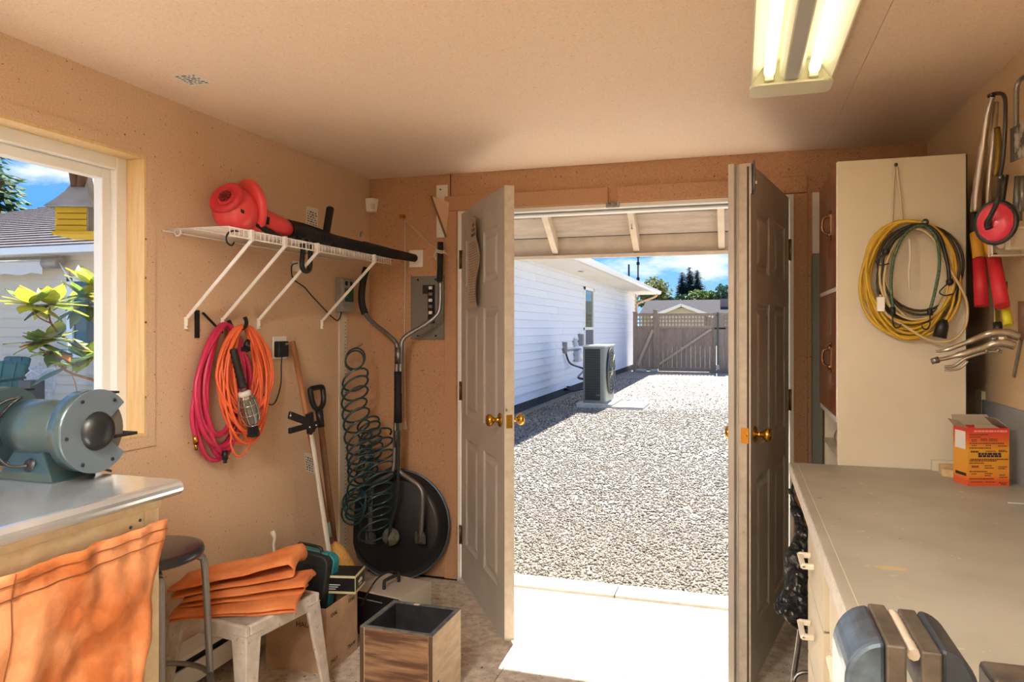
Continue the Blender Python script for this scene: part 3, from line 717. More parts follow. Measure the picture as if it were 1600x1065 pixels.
MB().bx(xD-.02, xD+.14, FY-.05, FY+.03, .02, ZT).build('stile', FEN, fe)
gt = thing('fence_gate', 'wide taupe board gate with diagonal brace and lattice top', 'gate', ((xB+xC)/2, FY, GZ))
panel(gt, xB+.10, xC-.05)
MB().bar((xB+.15, FY-.055, .2), (xC-.15, FY-.055, ZL-.02), .07, .03, (0, 1, 0)).build('brace', FENB, gt)
for x in (xB+.10, xC-.04): MB().bx(x-.04, x+.04, FY-.045, FY+.03, .03, ZT).build('stile', FEN, gt)
mp_ = thing('gate_post', 'dark steel gate post with drop bolt at the gravel', 'post', ((xC+xD)/2, FY-.03, GZ))
MB().bx((xC+xD)/2-.03, (xC+xD)/2+.03, FY-.09, FY-.03, .18, ZT+.02).build('post_tube', DSTEEL, mp_)
MB().bx((xC+xD)/2-.05, (xC+xD)/2+.05, FY-.13, FY-.03, GZ, .2).build('drop_bolt', mat('pale_bolt', 'd6d0c2', .5), mp_)
MB().bx((xC+xD)/2-.1, (xC+xD)/2+.25, FY-.06, FY-.0, ZL-.02, ZL+.03).build('latch_bar', BLACKM, mp_)
for i, (px, py, s) in enumerate(((1007, 577, .22), (1016, 578, .16))):
    p = at(px, py+3, Z=GZ)
    MB().box((p.x+(.1 if i else -.1), FY-.25, GZ+.04), (s*1.6, .2, .09)).build('stone_block', CONC, bevel=.03, label=['larger pale stone lying at the foot of the fence', 'smaller pale stone lying at the foot of the fence'][i], cat='stone', group='stones by the fence')
p = at(1126, 583, Z=GZ)
MB().bx(p.x-.35, p.x+.35, FY-.45, FY-.2, GZ, .06).build('timber_block', mat('timber_block', '8a7b68', .8), bevel=.01, label='short timber block on the gravel by the steel gate post', cat='block')

# ------------------------------------------------------------------ neighbour house and trees beyond the fence
nb = thing('neighbour_house', 'cream gabled house with a grey shingle roof beyond the fence', 'house', (-4, 66, GZ))
NY = 64.0
def nx(px): return at(px, 500, Y=NY).x
def nzz(py): return at(1070, py, Y=NY).z
RS = mat('grey_shingles', '47454a', 1.0, spec=.05, col2='3a393d', scale=5, stretch=(1, 1, 8))
CREAM = mat('cream_siding', 'c9bb92', .7)
MB().bx(nx(1002), nx(1300), NY, NY+9, GZ, nzz(492)).build('wall', CREAM, nb)
ze, zr = nzz(492), nzz(469.5)
MB().add([(nx(1000), NY-.6, ze), (nx(1305), NY-.6, ze), (nx(1305), NY+5, zr+.2), (nx(1000), NY+5, zr+.2), (nx(1000), NY+10.6, ze), (nx(1305), NY+10.6, ze)],
         [(0, 1, 2, 3), (3, 2, 5, 4), (0, 3, 4), (1, 5, 2)]).build('roof', RS, nb, solid=.12)
gx0, gx1, gxm = nx(1030), nx(1110), nx(1069); gzp = nzz(478)
MB().add([(gx0+.4, NY-3, GZ), (gx1-.4, NY-3, GZ), (gx1-.4, NY-3, ze+.1), (gxm, NY-3, gzp-.2), (gx0+.4, NY-3, ze+.1)], [(0, 1, 2, 3, 4)]).build('gable_wall', CREAM, nb, solid=.1)
MB().add([(gx0-.3, NY-3.4, ze-.15), (gxm, NY-3.4, gzp), (gxm, NY+2, gzp), (gx0-.3, NY+2, ze-.15)], [(0, 1, 2, 3)]).add([(gx1+.3, NY-3.4, ze-.15), (gxm, NY-3.4, gzp), (gxm, NY+2, gzp), (gx1+.3, NY+2, ze-.15)], [(3, 2, 1, 0)]).build('gable_roof', RS, nb, solid=.1)
MB().bar((gx0-.35, NY-3.45, ze-.2), (gxm, NY-3.45, gzp-.02), .24, .06, (0, 1, 0)).bar((gx1+.35, NY-3.45, ze-.2), (gxm, NY-3.45, gzp-.02), .24, .06, (0, 1, 0)).build('bargeboard', mat('cream_trim', 'efe6cf', .6), nb)
chx = nx(1136); MB().bx(chx-.6, chx+.6, NY+2, NY+3, ze, nzz(466)).build('chimney', mat('chimney_brick', '8d7d74', .9), nb)

def leafcloud(mb, c, r, n, s, rng):
    for _ in range(n):
        d = Vector((rng.gauss(0, 1), rng.gauss(0, 1), rng.gauss(0, 1))).normalized()*(rng.random()**.4)
        p = Vector((c[0]+d.x*r[0], c[1]+d.y*r[1], c[2]+d.z*r[2]))
        a = Vector((rng.gauss(0, 1), rng.gauss(0, 1), rng.gauss(0, .6))).normalized()*s*rng.uniform(.6, 1.3)
        b = a.orthogonal().normalized(); b.rotate(Matrix.Rotation(rng.uniform(0, 6.28), 3, a.normalized())); b *= s*.5
        mb.add([p-a, p+b, p+a, p-b], [(0, 1, 2, 3)])
def conifer(label, x, y, h, rad, m, seed, group, base=0.12, dens=1.0):
    rng = random.Random(seed)
    t = thing('conifer', label, 'tree', (x, y, GZ), group=group)
    MB().tube([(x, y, GZ), (x, y, h*.98)], [h*.018, h*.003], 8).build('trunk', mat('bark', '4a3c30', .9), t)
    f = MB(); z = h*base
    while z < h*.985:
        fr_ = 1-(z-h*base)/(h*(1-base)); r = rad*(.10+.9*fr_**.75)*rng.uniform(.75, 1.1)+.05*rad
        nb_ = int((5+7*fr_)*dens)
        for i in range(nb_):
            a = rng.uniform(0, 2*PI); l = r*rng.uniform(.6, 1.15); dz = -l*rng.uniform(.1, .45)
            d = Vector((math.cos(a), math.sin(a), 0)); s = Vector((-math.sin(a), math.cos(a), 0))
            k = 5
            for j in range(k):
                u0, u1 = j/k, (j+1.25)/k; wd = l*.22*(1-u0*.7)*rng.uniform(.7, 1.3)
                p0 = Vector((x, y, z))+d*l*u0+Vector((0, 0, dz*u0**1.5)); p1 = Vector((x, y, z))+d*l*min(u1, 1.1)+Vector((0, 0, dz*u1**1.5))
                dr = Vector((0, 0, -wd*rng.uniform(.2, .8)))
                f.add([p0, (p0+p1)/2+s*wd+dr, p1, (p0+p1)/2-s*wd+dr], [(0, 1, 2), (0, 2, 3)])
        z += h*.022/dens
    f.build('foliage', m, t)
    return t
def broadleaf(label, x, y, h, rad, m, seed, group, n=1500, s=.3):
    rng = random.Random(seed)
    t = thing('broadleaf_tree', label, 'tree', (x, y, GZ), group=group)
    MB().tube([(x, y, GZ), (x, y, h*.6)], [h*.02, h*.008], 8).build('trunk', mat('bark', '4a3c30', .9), t)
    f = MB()
    for i in range(9):
        c = (x+rng.uniform(-.6, .6)*rad, y+rng.uniform(-.6, .6)*rad, h*rng.uniform(.45, .85))
        leafcloud(f, c, (rad*.5, rad*.5, h*.18), n//9, s, rng)
    f.build('foliage', m, t)
FIR = mat('fir_green', '243a2c', .8, col2='182a20', scale=1.5, trans=.15); LEAFG = mat('leaf_green', '54682c', .7, col2='3c5423', scale=1.2, trans=.3)
LEAFY = mat('leaf_olive', '716d30', .7, col2='566129', scale=1.2, trans=.3); HAZEG = mat('hedge_green', '3f5a48', .8, col2='34503c', scale=.8, trans=.1)
TY = 100.0
def tree_at(px, py, y=TY): p = at(px, py, Y=y); return p.x, p.z
G1 = 'trees beyond the neighbour roof'
for i, (px, py, r, lab) in enumerate(((1066, 423, 2.3, 'leftmost tall dark fir of the clump over the gable'), (1077, 415, 2.4, 'tallest dark fir in the middle of the clump over the gable'), (1089, 419, 2.5, 'rightmost tall dark fir of the clump over the gable'), (1125, 442, 1.8, 'lone shorter dark fir beside the right door edge'))):
    x, zt_ = tree_at(px, py, TY+i*1.5); conifer(lab, x, TY+i*1.5, zt_, r, FIR, 20+i, G1, .1, 1.9)
for i, (px, py, r, m, lab) in enumerate(((1016, 436, 2.6, LEAFY, 'olive yellow broadleaf tree beside the house gutter'), (1035, 456, 2.6, HAZEG, 'low bluish tree between the olive tree and the firs'),
                                    (1052, 455, 2.4, HAZEG, 'low bluish tree at the foot of the left fir'), (1104, 455, 2.6, LEAFG, 'fresh green round tree right of the tall firs'), (1137, 450, 2.5, HAZEG, 'low bluish tree at the right edge of the doorway view'))):
    x, zt_ = tree_at(px, py, TY-6+i); broadleaf(lab, x, TY-6+i, zt_*1.05, r, m, 40+i, G1, 1600, .28)
# ------------------------------------------------------------------ left side: workbench, grinder, tarp, stool
BZ, BXF, BYE = 1.0, -1.398, 1.571
wbn = thing('workbench', 'wood framed workbench with a steel sheet top under the window', 'workbench', (-1.72, 1.0, 0))
SST = mat('stainless_sheet', 'e2e6ea', .2, .75, col2='c9d0d6', scale=4, detail=8, bump=.05, bscale=30)
prof = [(-2.03, .982), (-2.03, 1.0), (BXF-.02, 1.0)]+[(BXF-.02+.02*math.sin(a), .98+.02*math.cos(a)) for a in [PI*k/8 for k in range(1, 9)]]+[(BXF-.05, .96), (BXF-.05, .982)]
n = len(prof); tb = MB(); v = [(x, .2, z) for x, z in prof]+[(x, BYE, z) for x, z in prof]
tb.add(v, [tuple(range(n)), tuple(range(2*n-1, n-1, -1))]+[((i+1) % n, i, n+i, n+(i+1) % n) for i in range(n)])
tb.build('steel_top', SST, wbn)
CREAMW = mat('worn_cream_wood', 'e4d4b4', .7, col2='d8c49e', scale=3, stretch=(1, 8, 8), speck=('7d6038', 30, .72))
MB().bx(-2.02, BXF-.045, .2, BYE-.03, .935, .981).build('sub_top', CREAMW, wbn)
MB().bx(BXF-.075, BXF-.045, .2, 1.485, .845, .935).build('front_rail', CREAMW, wbn, bevel=.002)
MB().bx(BXF-.12, BXF-.045, 1.487, 1.535, .0, .935).build('leg', CREAMW, wbn, bevel=.003)
MB().bx(-2.02, -1.95, 1.46, 1.52, 0, .935).build('leg', CREAMW, wbn, bevel=.003)
MB().bx(BXF-.12, BXF-.05, .22, .29, 0, .935).build('leg', CREAMW, wbn, bevel=.003)
MB().bx(-2.02, -1.95, .22, .29, 0, .935).build('leg', CREAMW, wbn, bevel=.003)
sc = MB()
for (y, z) in ((1.47, .915), (1.47, .88), (1.44, .905), (1.33, .868), (1.20, .862)): sc.ball((BXF-.044, y, z), .004, 8, 5)
sc.build('screw', DSTEEL, wbn)
cw_ = MB().tube(spline([(BXF-.04, 1.52, .893), (BXF-.04, 1.40, .877), (BXF-.04, 1.33, .868), (BXF-.04, 1.20, .862), (BXF-.04, 1.05, .84)], 4), .0012, 5).build('tie_wire', DSTEEL, wbn)
# tarp hung on the bench front
TARP = mat('orange_canvas', 'e09a6a', .85, col2='b5642f', scale=4.5, detail=11, lo=.40, hi=.60, speck=('c9733c', 9, .60), bump=.9, bscale=26, bdist=.006)
def tarp(u, v):
    y = 1.535-.75*u-.10*(1-v)*(1-u)**6*1.6-.06*(1-v)*(1-u)
    z = .905-.012*u-.78*(1-v)
    d = .030*mnoise.noise((u*5, v*4, 1.3))*(1-v**6)+.016*mnoise.noise((u*13, v*7, 4.1))+.010*abs(mnoise.noise((u*9+v*6, v*10-u*5, 7.7)))+.004*math.sin(u*60)*max(0, v-.85)*5
    d += .018*math.sin(u*9+v*3)*(1-v)
    return (BXF-.022+d+.03*(1-v), y, z)
tp_ = thing('hanging_tarp', 'stained orange canvas hanging from the workbench front', 'canvas', (BXF, 1.2, .12))
MB().grid(tarp, 50, 50).build('cloth', TARP, tp_, solid=.003)
st_ = MB()
for zz in (.972, .935):
    pts = [Vector(tarp(i/60, zz))+Vector((.003, 0, 0)) for i in range(61)]; st_.tube(pts, .0011, 4)
pts = [Vector(tarp(.135+.05*(1-j/40), j/40))+Vector((.003, 0, 0)) for j in range(41)]
st_.tube([Vector(tarp(.56+.06*(1-j/40), j/40))+Vector((.003, 0, 0)) for j in range(41)], .0011, 4)
st_.build('seam_stitching', mat('dark_thread', '7e4a26', .8), tp_)

# bench grinder
GRN = mat('grinder_paint', '3f5357', .32, .25, coat=.4)
GRD = mat('grinder_guard', '68757f', .35, .3, coat=.3)
bgz = BZ; gy = 1.505; gz = 1.128
gb = thing('bench_grinder', 'blue-green double wheel bench grinder on the steel bench top', 'grinder', (-1.7980, gy, bgz))
bs = [(-1.8780, 1.435), (-1.6930, 1.435), (-1.6930, 1.56), (-1.8780, 1.56)]
m = MB(); lo_ = [(-1.8930, 1.428, bgz), (-1.6830, 1.428, bgz), (-1.6830, 1.566, bgz), (-1.8930, 1.566, bgz)]; hi_ = [(-1.8460, 1.455, bgz+.075), (-1.7480, 1.455, bgz+.075), (-1.7480, 1.55, bgz+.075), (-1.8460, 1.55, bgz+.075)]
mid = [(-1.8630, 1.43, bgz+.022), (-1.6930, 1.43, bgz+.022), (-1.6930, 1.564, bgz+.022), (-1.8630, 1.564, bgz+.022)]
m.add(lo_+mid+hi_, [(3, 2, 1, 0), (8, 9, 10, 11)]+[(i, (i+1) % 4, 4+(i+1) % 4, 4+i) for i in range(4)]+[(4+i, 4+(i+1) % 4, 8+(i+1) % 4, 8+i) for i in range(4)])
m.build('base', mat('grinder_base', '2f4346', .35, .2, coat=.3), gb, bevel=.004)
MB().lathe([(0, .006), (.014, .006), (.018, 0)], 14, axis_z((-1.7680, 1.436, bgz+.042), (0, -1, .3))).build('cord_grommet', BLACKP, gb)
M = axis_z((0, gy, gz), (1, 0, 0))
def mx_(prof, n=32): return MB().lathe([(r, x) for x, r in prof], n, axis_z((0, gy, gz), (1, 0, 0)))
mx_([(-1.8780, .03), (-1.8780, .066), (-1.8710, .072), (-1.8430, .073), (-1.8380, .078), (-1.7530, .078), (-1.7480, .073), (-1.7130, .072), (-1.7060, .066), (-1.7060, .03)]).build('motor_housing', GRN, gb)
mx_([(-1.9680, .012), (-1.5980, .012)], 12).build('arbor', STEEL, gb)
def guard(xc, sgn):
    x0, x1 = xc-.024, xc+.024; R = .106; g = MB()
    # open towards the right front: from about -35 to +25 degrees is cut away (angle measured from +Y towards up)
    a0, a1 = math.radians(38), math.radians(322)
    seg = 36
    ang = [a0+(a1-a0)*k/seg for k in range(seg+1)]
    P = lambda x, r, a: (x, gy+r*math.cos(a), gz+r*math.sin(a))
    for (xa, xb) in ((x0, x1),):
        vs = [P(x, R, a) for a in ang for x in (xa, xb)]
        g.add(vs, [(2*k, 2*k+1, 2*k+3, 2*k+2) for k in range(seg)], True)
    b = g.build('guard_band', GRN, gb, solid=.004)
    cov = MB(); xs = x1 if sgn > 0 else x0
    vs = [P(xs, r, a) for a in ang for r in (.05, R+.004)]
    cov.add(vs, [(2*k, 2*k+1, 2*k+3, 2*k+2) for k in range(seg)])
    cov.build('guard_cover', GRD, gb, solid=.003)
    xi = x0 if sgn > 0 else x1
    inn = MB().add([P(xi, r, a) for a in ang for r in (.02, R)], [(2*k, 2*k+1, 2*k+3, 2*k+2) for k in range(seg)]).build('guard_back', GRN, gb, solid=.003)
    dm = MB().lathe([(.052, 0), (.05, .006), (.043, .016), (.03, .024), (.014, .029), (0, .03)], 24, axis_z((xs, gy, gz), (sgn, 0, 0))).build('hub_cover', BLACKP, gb)
    MB().lathe([(0, -.016), (.092, -.016), (.094, -.013), (.094, .013), (.092, .016), (0, .016)], 36, axis_z((xc, gy, gz), (1, 0, 0))).build('grinding_wheel', mat('grey_wheel', '77766f', .9, bump=.3, bscale=300), gb)
    sc_ = MB()
    for a in (55, 120, 185, 240, 300): q = P(xs+sgn*.002, R-.012, math.radians(a)); sc_.ball(q, .005, 8, 5)
    sc_.build('cover_screw', BLACKM, gb)
    q = P(xc, R+.006, math.radians(60)); MB().box(q, (.05, .03, .006)).build('spark_deflector', BLACKM, gb)
guard(-1.6410, 1); guard(-1.9460, -1)
MB().bx(-1.6780, -1.6230, gy+.06, gy+.14, gz-.028, gz-.02).bx(-1.6780, -1.6680, gy+.02, gy+.10, gz-.10, gz-.02).build('tool_rest', BLACKM, gb)
MB().bar((-1.6980, gy+.035, gz-.1), (-1.6680, gy+.09, bgz+.004), .03, .006).build('rest_brace', DSTEEL, gb)
MB().tube(spline([(-1.7680, 1.43, bgz+.042), (-1.8080, 1.405, bgz+.045), (-1.8530, 1.40, bgz+.10), (-1.8630, 1.42, bgz+.19), (-1.8380, 1.47, bgz+.215), (-1.8480, 1.44, bgz+.19), (-1.8830, 1.41, bgz+.12), (-1.8580, 1.40, bgz+.06), (-1.8080, 1.41, bgz+.05)], 8), .0038, 8).build('power_cord', BLACKP, gb)

# round stool
SX, SY, SZ, SR = -1.79, 1.86, .70, .165
stl = thing('round_stool', 'round black seat stool with grey bent tube legs', 'stool', (SX, SY, 0))
MB().lathe([(0, SZ-.035), (SR-.02, SZ-.035), (SR-.004, SZ-.028), (SR, SZ-.016), (SR-.004, SZ-.004), (SR-.02, SZ), (0, SZ)], 40, Matrix.Translation((SX, SY, 0))).build('seat', mat('chipped_black_seat', '191b22', .28, col2='262a36', scale=9, speck=('a9a59c', 42, .70), coat=.3), stl)
TUBEG = mat('tube_grey', '8e9093', .38, .8)
for a in (-35, 55, 145, 235):
    r = math.radians(a); d = Vector((math.cos(r), math.sin(r), 0)); o = Vector((SX, SY, 0))
    MB().tube(spline([o+d*.05+Vector((0, 0, SZ-.045)), o+d*.125+Vector((0, 0, SZ-.045)), o+d*.152+Vector((0, 0, SZ-.055)), o+d*.168+Vector((0, 0, SZ-.085)), o+d*.18+Vector((0, 0, .4)), o+d*.195+Vector((0, 0, .012))], 6), .0115, 10).build('leg', TUBEG, stl)
    MB().cyl(o+d*.195, o+d*.194+Vector((0, 0, .025)), .0135, 10).build('foot_cap', BLACKP, stl)
ring = [Vector((SX+.185*math.cos(a), SY+.185*math.sin(a), .25)) for a in [2*PI*k/36 for k in range(36)]]
MB().tube(ring, .009, 8, closed=True).build('foot_ring', TUBEG, stl)

# ------------------------------------------------------------------ plastic side table with folded tarp
TX, TY_, TZ, TW = -1.735, 2.27, .392, .37; trot = math.radians(-8)
pt = thing('plastic_side_table', 'weathered white plastic side table under a folded orange tarp', 'table', (TX, TY_, 0), trot)
PLW = mat('weathered_plastic', 'cfc8bf', .6, col2='b8afa5', scale=26, detail=6, speck=('8d8178', 60, .68))
PLT = mat('grimy_plastic_top', '8f8983', .6, col2='a49d95', scale=30, detail=6)
h = TW/2
MB().bx(-h+.02, h-.02, -h+.02, h-.02, TZ-.012, TZ).build('table_top', PLT, pt, local=True, bevel=.003)
ap = MB()
ap.bx(-h, h, -h, -h+.02, TZ-.055, TZ+.002).bx(-h, h, h-.02, h, TZ-.055, TZ+.002).bx(-h, -h+.02, -h+.02, h-.02, TZ-.055, TZ+.002).bx(h-.02, h, -h+.02, h-.02, TZ-.055, TZ+.002)
ap.build('apron', PLW, pt, local=True, bevel=.006)
for sx in (-1, 1):
    for sy in (-1, 1):
        lo_ = []; up_ = []
        for (a, b) in ((1, 1), (.62, 1), (.62, .92), (.92, .92), (.92, .62), (1, .62)):
            up_.append((sx*h*a, sy*h*b, TZ-.03))
        for (a, b) in ((1.17, 1.17), (.98, 1.17), (.98, 1.10), (1.10, 1.10), (1.10, .98), (1.17, .98)):
            lo_.append((sx*h*a, sy*h*b, 0.0))
        g = MB().add(lo_+up_, [tuple(range(6)), tuple(range(11, 5, -1))]+[(i, (i+1) % 6, 6+(i+1) % 6, 6+i) for i in range(6)])
        g.build('leg', PLW, pt, local=True, bevel=.003)
# folded tarp: overlapping folded layers draped over the table
ft = thing('folded_tarp', 'folded orange canvas tarp draped over the plastic side table', 'canvas', (TX, TY_, TZ+.004), math.radians(28))
TARP2 = mat('orange_canvas_clean', 'dc8a54', .8, col2='c76a34', scale=9, detail=7, speck=('8a4a24', 26, .7), bump=.3, bscale=40, bdist=.003)
def fold(name, x0, x1, y0, y1, zb, loops, rise, seed, skew=0.0, rot=0.0, tilt=0.0):
    """a strip folded back and forth: a serpentine section (in local x,z) swept along y"""
    sec = []; z = 0; n = loops
    wdt = x1-x0
    for i in range(n):
        d = 1 if i % 2 == 0 else -1
        for k in range(9):
            u = k/8; x = x0+wdt*(u if d > 0 else 1-u)
            sec.append((x, z+.0015*math.sin(u*7+i)))
        if i < n-1:
            for k in range(1, 6):
                a = PI*k/6; sec.append(((x1 if d > 0 else x0)+d*rise*.5*math.sin(a), z+rise*.5*(1-math.cos(a)))); 
        z += rise
    ny = 16; m = MB(); ns = len(sec); vs = []
    for j in range(ny+1):
        v = j/ny; y = y0+(y1-y0)*v
        for (x, zz) in sec:
            nzv = .010*mnoise.noise((x*9+seed, y*9, zz*40))
            droop = -.05*max(0, abs(v-.5)-.36)*3 - .25*max(0, -x-.17)
            vs.append((x+skew*(v-.5)+.012*mnoise.noise((seed, y*6, zz*60)), y+.01*mnoise.noise((x*8, seed, 2)), zb+max(-.1, zz+.004+nzv*(.4+zz*8)+droop*.4)))
    m.add(vs, [(j*ns+i, j*ns+i+1, (j+1)*ns+i+1, (j+1)*ns+i) for j in range(ny) for i in range(ns-1)], True)
    R_ = Matrix.Rotation(rot, 4, 'Z'); m.v = [R_ @ Vector((p.x, p.y, p.z+tilt*max(0, p.x-x0)*(.35+.65*(p.z-zb)/(loops*rise)))) for p in m.v]
    return m.build(name, TARP2, ft, local=True, solid=.003)
fold('bottom_fold', -.215, .20, -.155, .10, .004, 2, .010, 1.3, .02, 0.0, .02)
fold('middle_fold', -.20, .215, -.07, .11, .026, 2, .017, 5.7, .04, math.radians(6), .06)
fold('top_fold', -.225, .185, -.03, .155, .056, 2, .026, 9.2, .07, math.radians(12), .19)

# ------------------------------------------------------------------ cardboard box with tools in it
CBX = mat('cardboard', 'b89a7e', .85, col2='ab8c70', scale=14, rnd=.0)
cb = thing('cardboard_box', 'open cardboard carton with up arrow behind the plastic table', 'box', (-1.73, 2.70, 0))
bx0, bx1, by0, by1, bh = -1.875, -1.59, 2.575, 2.825, .265; t = .005
for (a, b, c, d) in ((bx0, bx1, by0, by0+t), (bx0, bx1, by1-t, by1), (bx0, bx0+t, by0+t, by1-t), (bx1-t, bx1, by0+t, by1-t)):
    MB().bx(a, b, c, d, 0.001, bh).build('side', CBX, cb)
MB().bx(bx0+t, bx1-t, by0+t, by1-t, 0.001, .006).build('bottom', CBX, cb)
INK = mat('black_ink', '241c18', .8)
MX_ = frame_at((bx1+.0006, 0, 0), (0, 1, 0), (0, 0, 1), (1, 0, 0))       # on the right face
for (s, y, z) in (('EXAL', by0+.06, bh-.04), ('STAR', by1-.05, bh-.03), ('JWLT', by0+.06, .035), ('TRAW', by1-.05, .04)):
    MM = MX_.copy(); MM.translation = (bx1+.0006, y, z); text('lettering', s, .022, INK, cb, MM)
MF = frame_at((0, 0, 0), (1, 0, 0), (0, 0, 1), (0, -1, 0)); MF.translation = (bx1-.10, by0-.0006, .19); text('lettering', 'HAUT', .03, INK, cb, MF)
ar = MB().prism([(-.006, -.02), (.006, -.02), (.006, .005), (.013, .005), (0, .024), (-.013, .005), (-.006, .005)], 0, .0006, frame_at((bx1-.035, by0-.0001, .185), (1, 0, 0), (0, 0, 1), (0, -1, 0))).build('arrow_mark', INK, cb)
# teal tool case leaning in the carton
tcase = thing('tool_case', 'teal and black plastic tool case leaning out of the carton', 'tool case', (-1.75, 2.66, .17))
def casebox():
    top_l = at(443, 848, Y=2.70); top_r = at(516, 868, Y=2.72)
    ex = Vector((.24, .0, -.024)).normalized(); ez = Vector((.12, .10, .98)); ez = (ez-ex*ez.dot(ex)).normalized(); ey = ez.cross(ex)
    M = frame_at((-1.925, 2.67, .195), ex, ey, ez); return M
M = casebox()
TEAL = mat('teal_plastic', '1f8792', .4)
MB().rbox((0, 0, 0), (.245, .265, .05), .035, 5, M @ frame_at((.123, .025, .13), (1, 0, 0), (0, 0, 1), (0, -1, 0))).build('front_shell', mat('case_black', '1d2224', .5), tcase, bevel=.006)
MB().rbox((0, 0, 0), (.245, .265, .05), .035, 5, M @ frame_at((.125, .075, .13), (1, 0, 0), (0, 0, 1), (0, -1, 0))).build('back_shell', TEAL, tcase, bevel=.006)
MB().rbox((0, 0, 0), (.19, .19, .006), .02, 4, M @ frame_at((.122, -.002, .125), (1, 0, 0), (0, 0, 1), (0, -1, 0))).build('front_recess', mat('case_dark', '141617', .6), tcase)
MB().tube(spline([M @ Vector((x, .05, z)) for x, z in ((.06, .258), (.065, .275), (.08, .283), (.165, .283), (.18, .275), (.185, .258))], 5), .007, 8).build('handle', BLACKP, tcase)
for x in (.04, .205): MB().box((0, 0, 0), (.03, .03, .012), M @ Matrix.Translation((x, .05, .262))).build('latch', TEAL, tcase, bevel=.003)
# white frayed cord sticking up behind the case
wc = MB().tube(spline([(-1.985, 2.79, .39), (-1.99, 2.79, .43), (-1.985, 2.79, .46), (-1.998, 2.79, .49)], 5), [.006]*11+[.009, .010, .011, .012, .008], 8).build('cotton_cord', mat('white_cotton', 'e5ddcf', .9, bump=.4), label='frayed white cotton cord end standing behind the tool case', cat='cord')
# black carton with pale lettering lying in the box
bb = thing('black_product_box', 'small black printed box with cream edges lying in the carton', 'box', (-1.63, 2.78, .27), math.radians(12))
MB().bx(-.13, .065, -.045, .09, 0, .075).build('carton', mat('gloss_black_card', '16171c', .35), bb, local=True, bevel=.001)
CRM = mat('cream_card', 'cfc8a4', .6)
MB().bx(-.131, .0665, -.0465, -.0440, .066, .0755).bx(.0635, .0665, -.0465, .0915, .066, .0755).bx(-.131, .0665, -.0465, -.0440, -.0005, .009).bx(.0635, .0665, -.0465, .0915, -.0005, .009).bx(.0635, .0668, -.0468, -.0435, 0, .0755).build('cream_border', CRM, bb, local=True)
pm = MB()
for i in range(3): pm.bx(-.05, -.05+.05*(1-.2*i), -.0468, -.0462, .035-i*.009, .038-i*.009)
for i in range(5): pm.bx(.0662, .0668, -.005+i*.011, .003+i*.011, .032, .044+(.006 if i == 2 else 0))
pm.bx(.0662, .0668, .002, .04, .02, .024)
pm.build('printed_marks', STK, bb, local=True)

# ------------------------------------------------------------------ power supply, wooden crate
ps = thing('power_supply', 'grey metal power supply with black face and handle', 'power supply', (-1.54, 3.06, 0), math.radians(-11))
GRM = mat('taupe_metal', 'bdb7ab', .45, .2)
MB().bx(-.135, .135, -.12, .125, .012, .205).build('case', GRM, ps, local=True, bevel=.004)
MB().bx(-.131, .131, -.124, -.12, .016, .20).build('front_face', mat('black_face', '101013', .45), ps, local=True)
MB().tube(spline([(.0, -.06, .203), (.0, -.058, .235), (.0, -.045, .242), (0, .035, .242), (0, .048, .235), (0, .05, .203)], 4), .0085, 8).build('handle', BLACKP, ps, local=True)
k = MB()
for (x, z) in ((.085, .17), (.105, .17), (.095, .145)): k.lathe([(0, .012), (.006, .012), (.008, 0)], 10, axis_z((x, -.124, z), (0, -1, 0)))
k.build('control_knob', STEEL, ps, local=True)
MB().bx(-.10, -.055, -.1248, -.124, .168, .173).bx(-.05, .04, -.1248, -.124, .168, .172).build('printed_marks', mat('dim_print', '8d8d8d', .7), ps, local=True)
MB().tube(spline([(-.01, .06, .243), (-.02, .0, .262), (-.035, -.06, .25), (-.04, -.11, .215), (-.045, -.14, .18), (-.06, -.15, .15), (-.05, -.14, .165)], 5), .004, 7).build('cord', BLACKP, ps, local=True)
for x in (-.11, .11):
    for y in (-.10, .10): MB().cyl((x, y, 0), (x, y, .013), .01, 8).build('foot', BLACKP, ps, local=True)
wd = thing('wooden_crate', 'open square wooden crate with dark inside and plank sides', 'crate', (-1.19, 2.53, 0), math.radians(-.5))
CRW = mat('crate_front_wood', '9c7a5c', .7, col2='55392a', scale=3.6, detail=8, stretch=(1.2, 1, 13), lo=.36, hi=.6, rnd=.06)
CRL = mat('crate_pale_wood', 'd9c4a4', .75, col2='c4ac8a', scale=5, stretch=(1, 2, 7), rnd=.04, speck=('6f5c48', 14, .74))
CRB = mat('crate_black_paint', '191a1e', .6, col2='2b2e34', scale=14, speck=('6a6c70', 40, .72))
hx, hy, hh, t = .146, .135, .30, .018
MB().bx(-hx+t, hx-t, -hy, -hy+t, 0, hh-.004).build('front_plank', CRW, wd, local=True, bevel=.001)
MB().bx(-hx+t, hx-t, hy-t, hy, 0, hh-.004).build('back_plank', CRW, wd, local=True, bevel=.001)
MB().bx(hx-t, hx, -hy, hy, 0, hh-.004).build('side_plank', CRL, wd, local=True, bevel=.001)
MB().bx(-hx, -hx+t, -hy, hy, 0, hh-.004).build('side_plank', CRL, wd, local=True, bevel=.001)
for x in (-hx+.0, hx-.016): MB().bx(x, x+.016, -hy-.0015, -hy, 0, hh-.004).build('corner_batten', mat('crate_dark_edge', '4e3a2c', .7), wd, local=True)
i_ = .002
MB().bx(-hx+t, hx-t, -hy+t, -hy+t+i_, .02, hh-.004).bx(-hx+t, hx-t, hy-t-i_, hy-t, .02, hh-.004).bx(-hx+t, -hx+t+i_, -hy+t, hy-t, .02, hh-.004).bx(hx-t-i_, hx-t, -hy+t, hy-t, .02, hh-.004).bx(-hx+t, hx-t, -hy+t, hy-t, .015, .02).build('black_lining', CRB, wd, local=True)
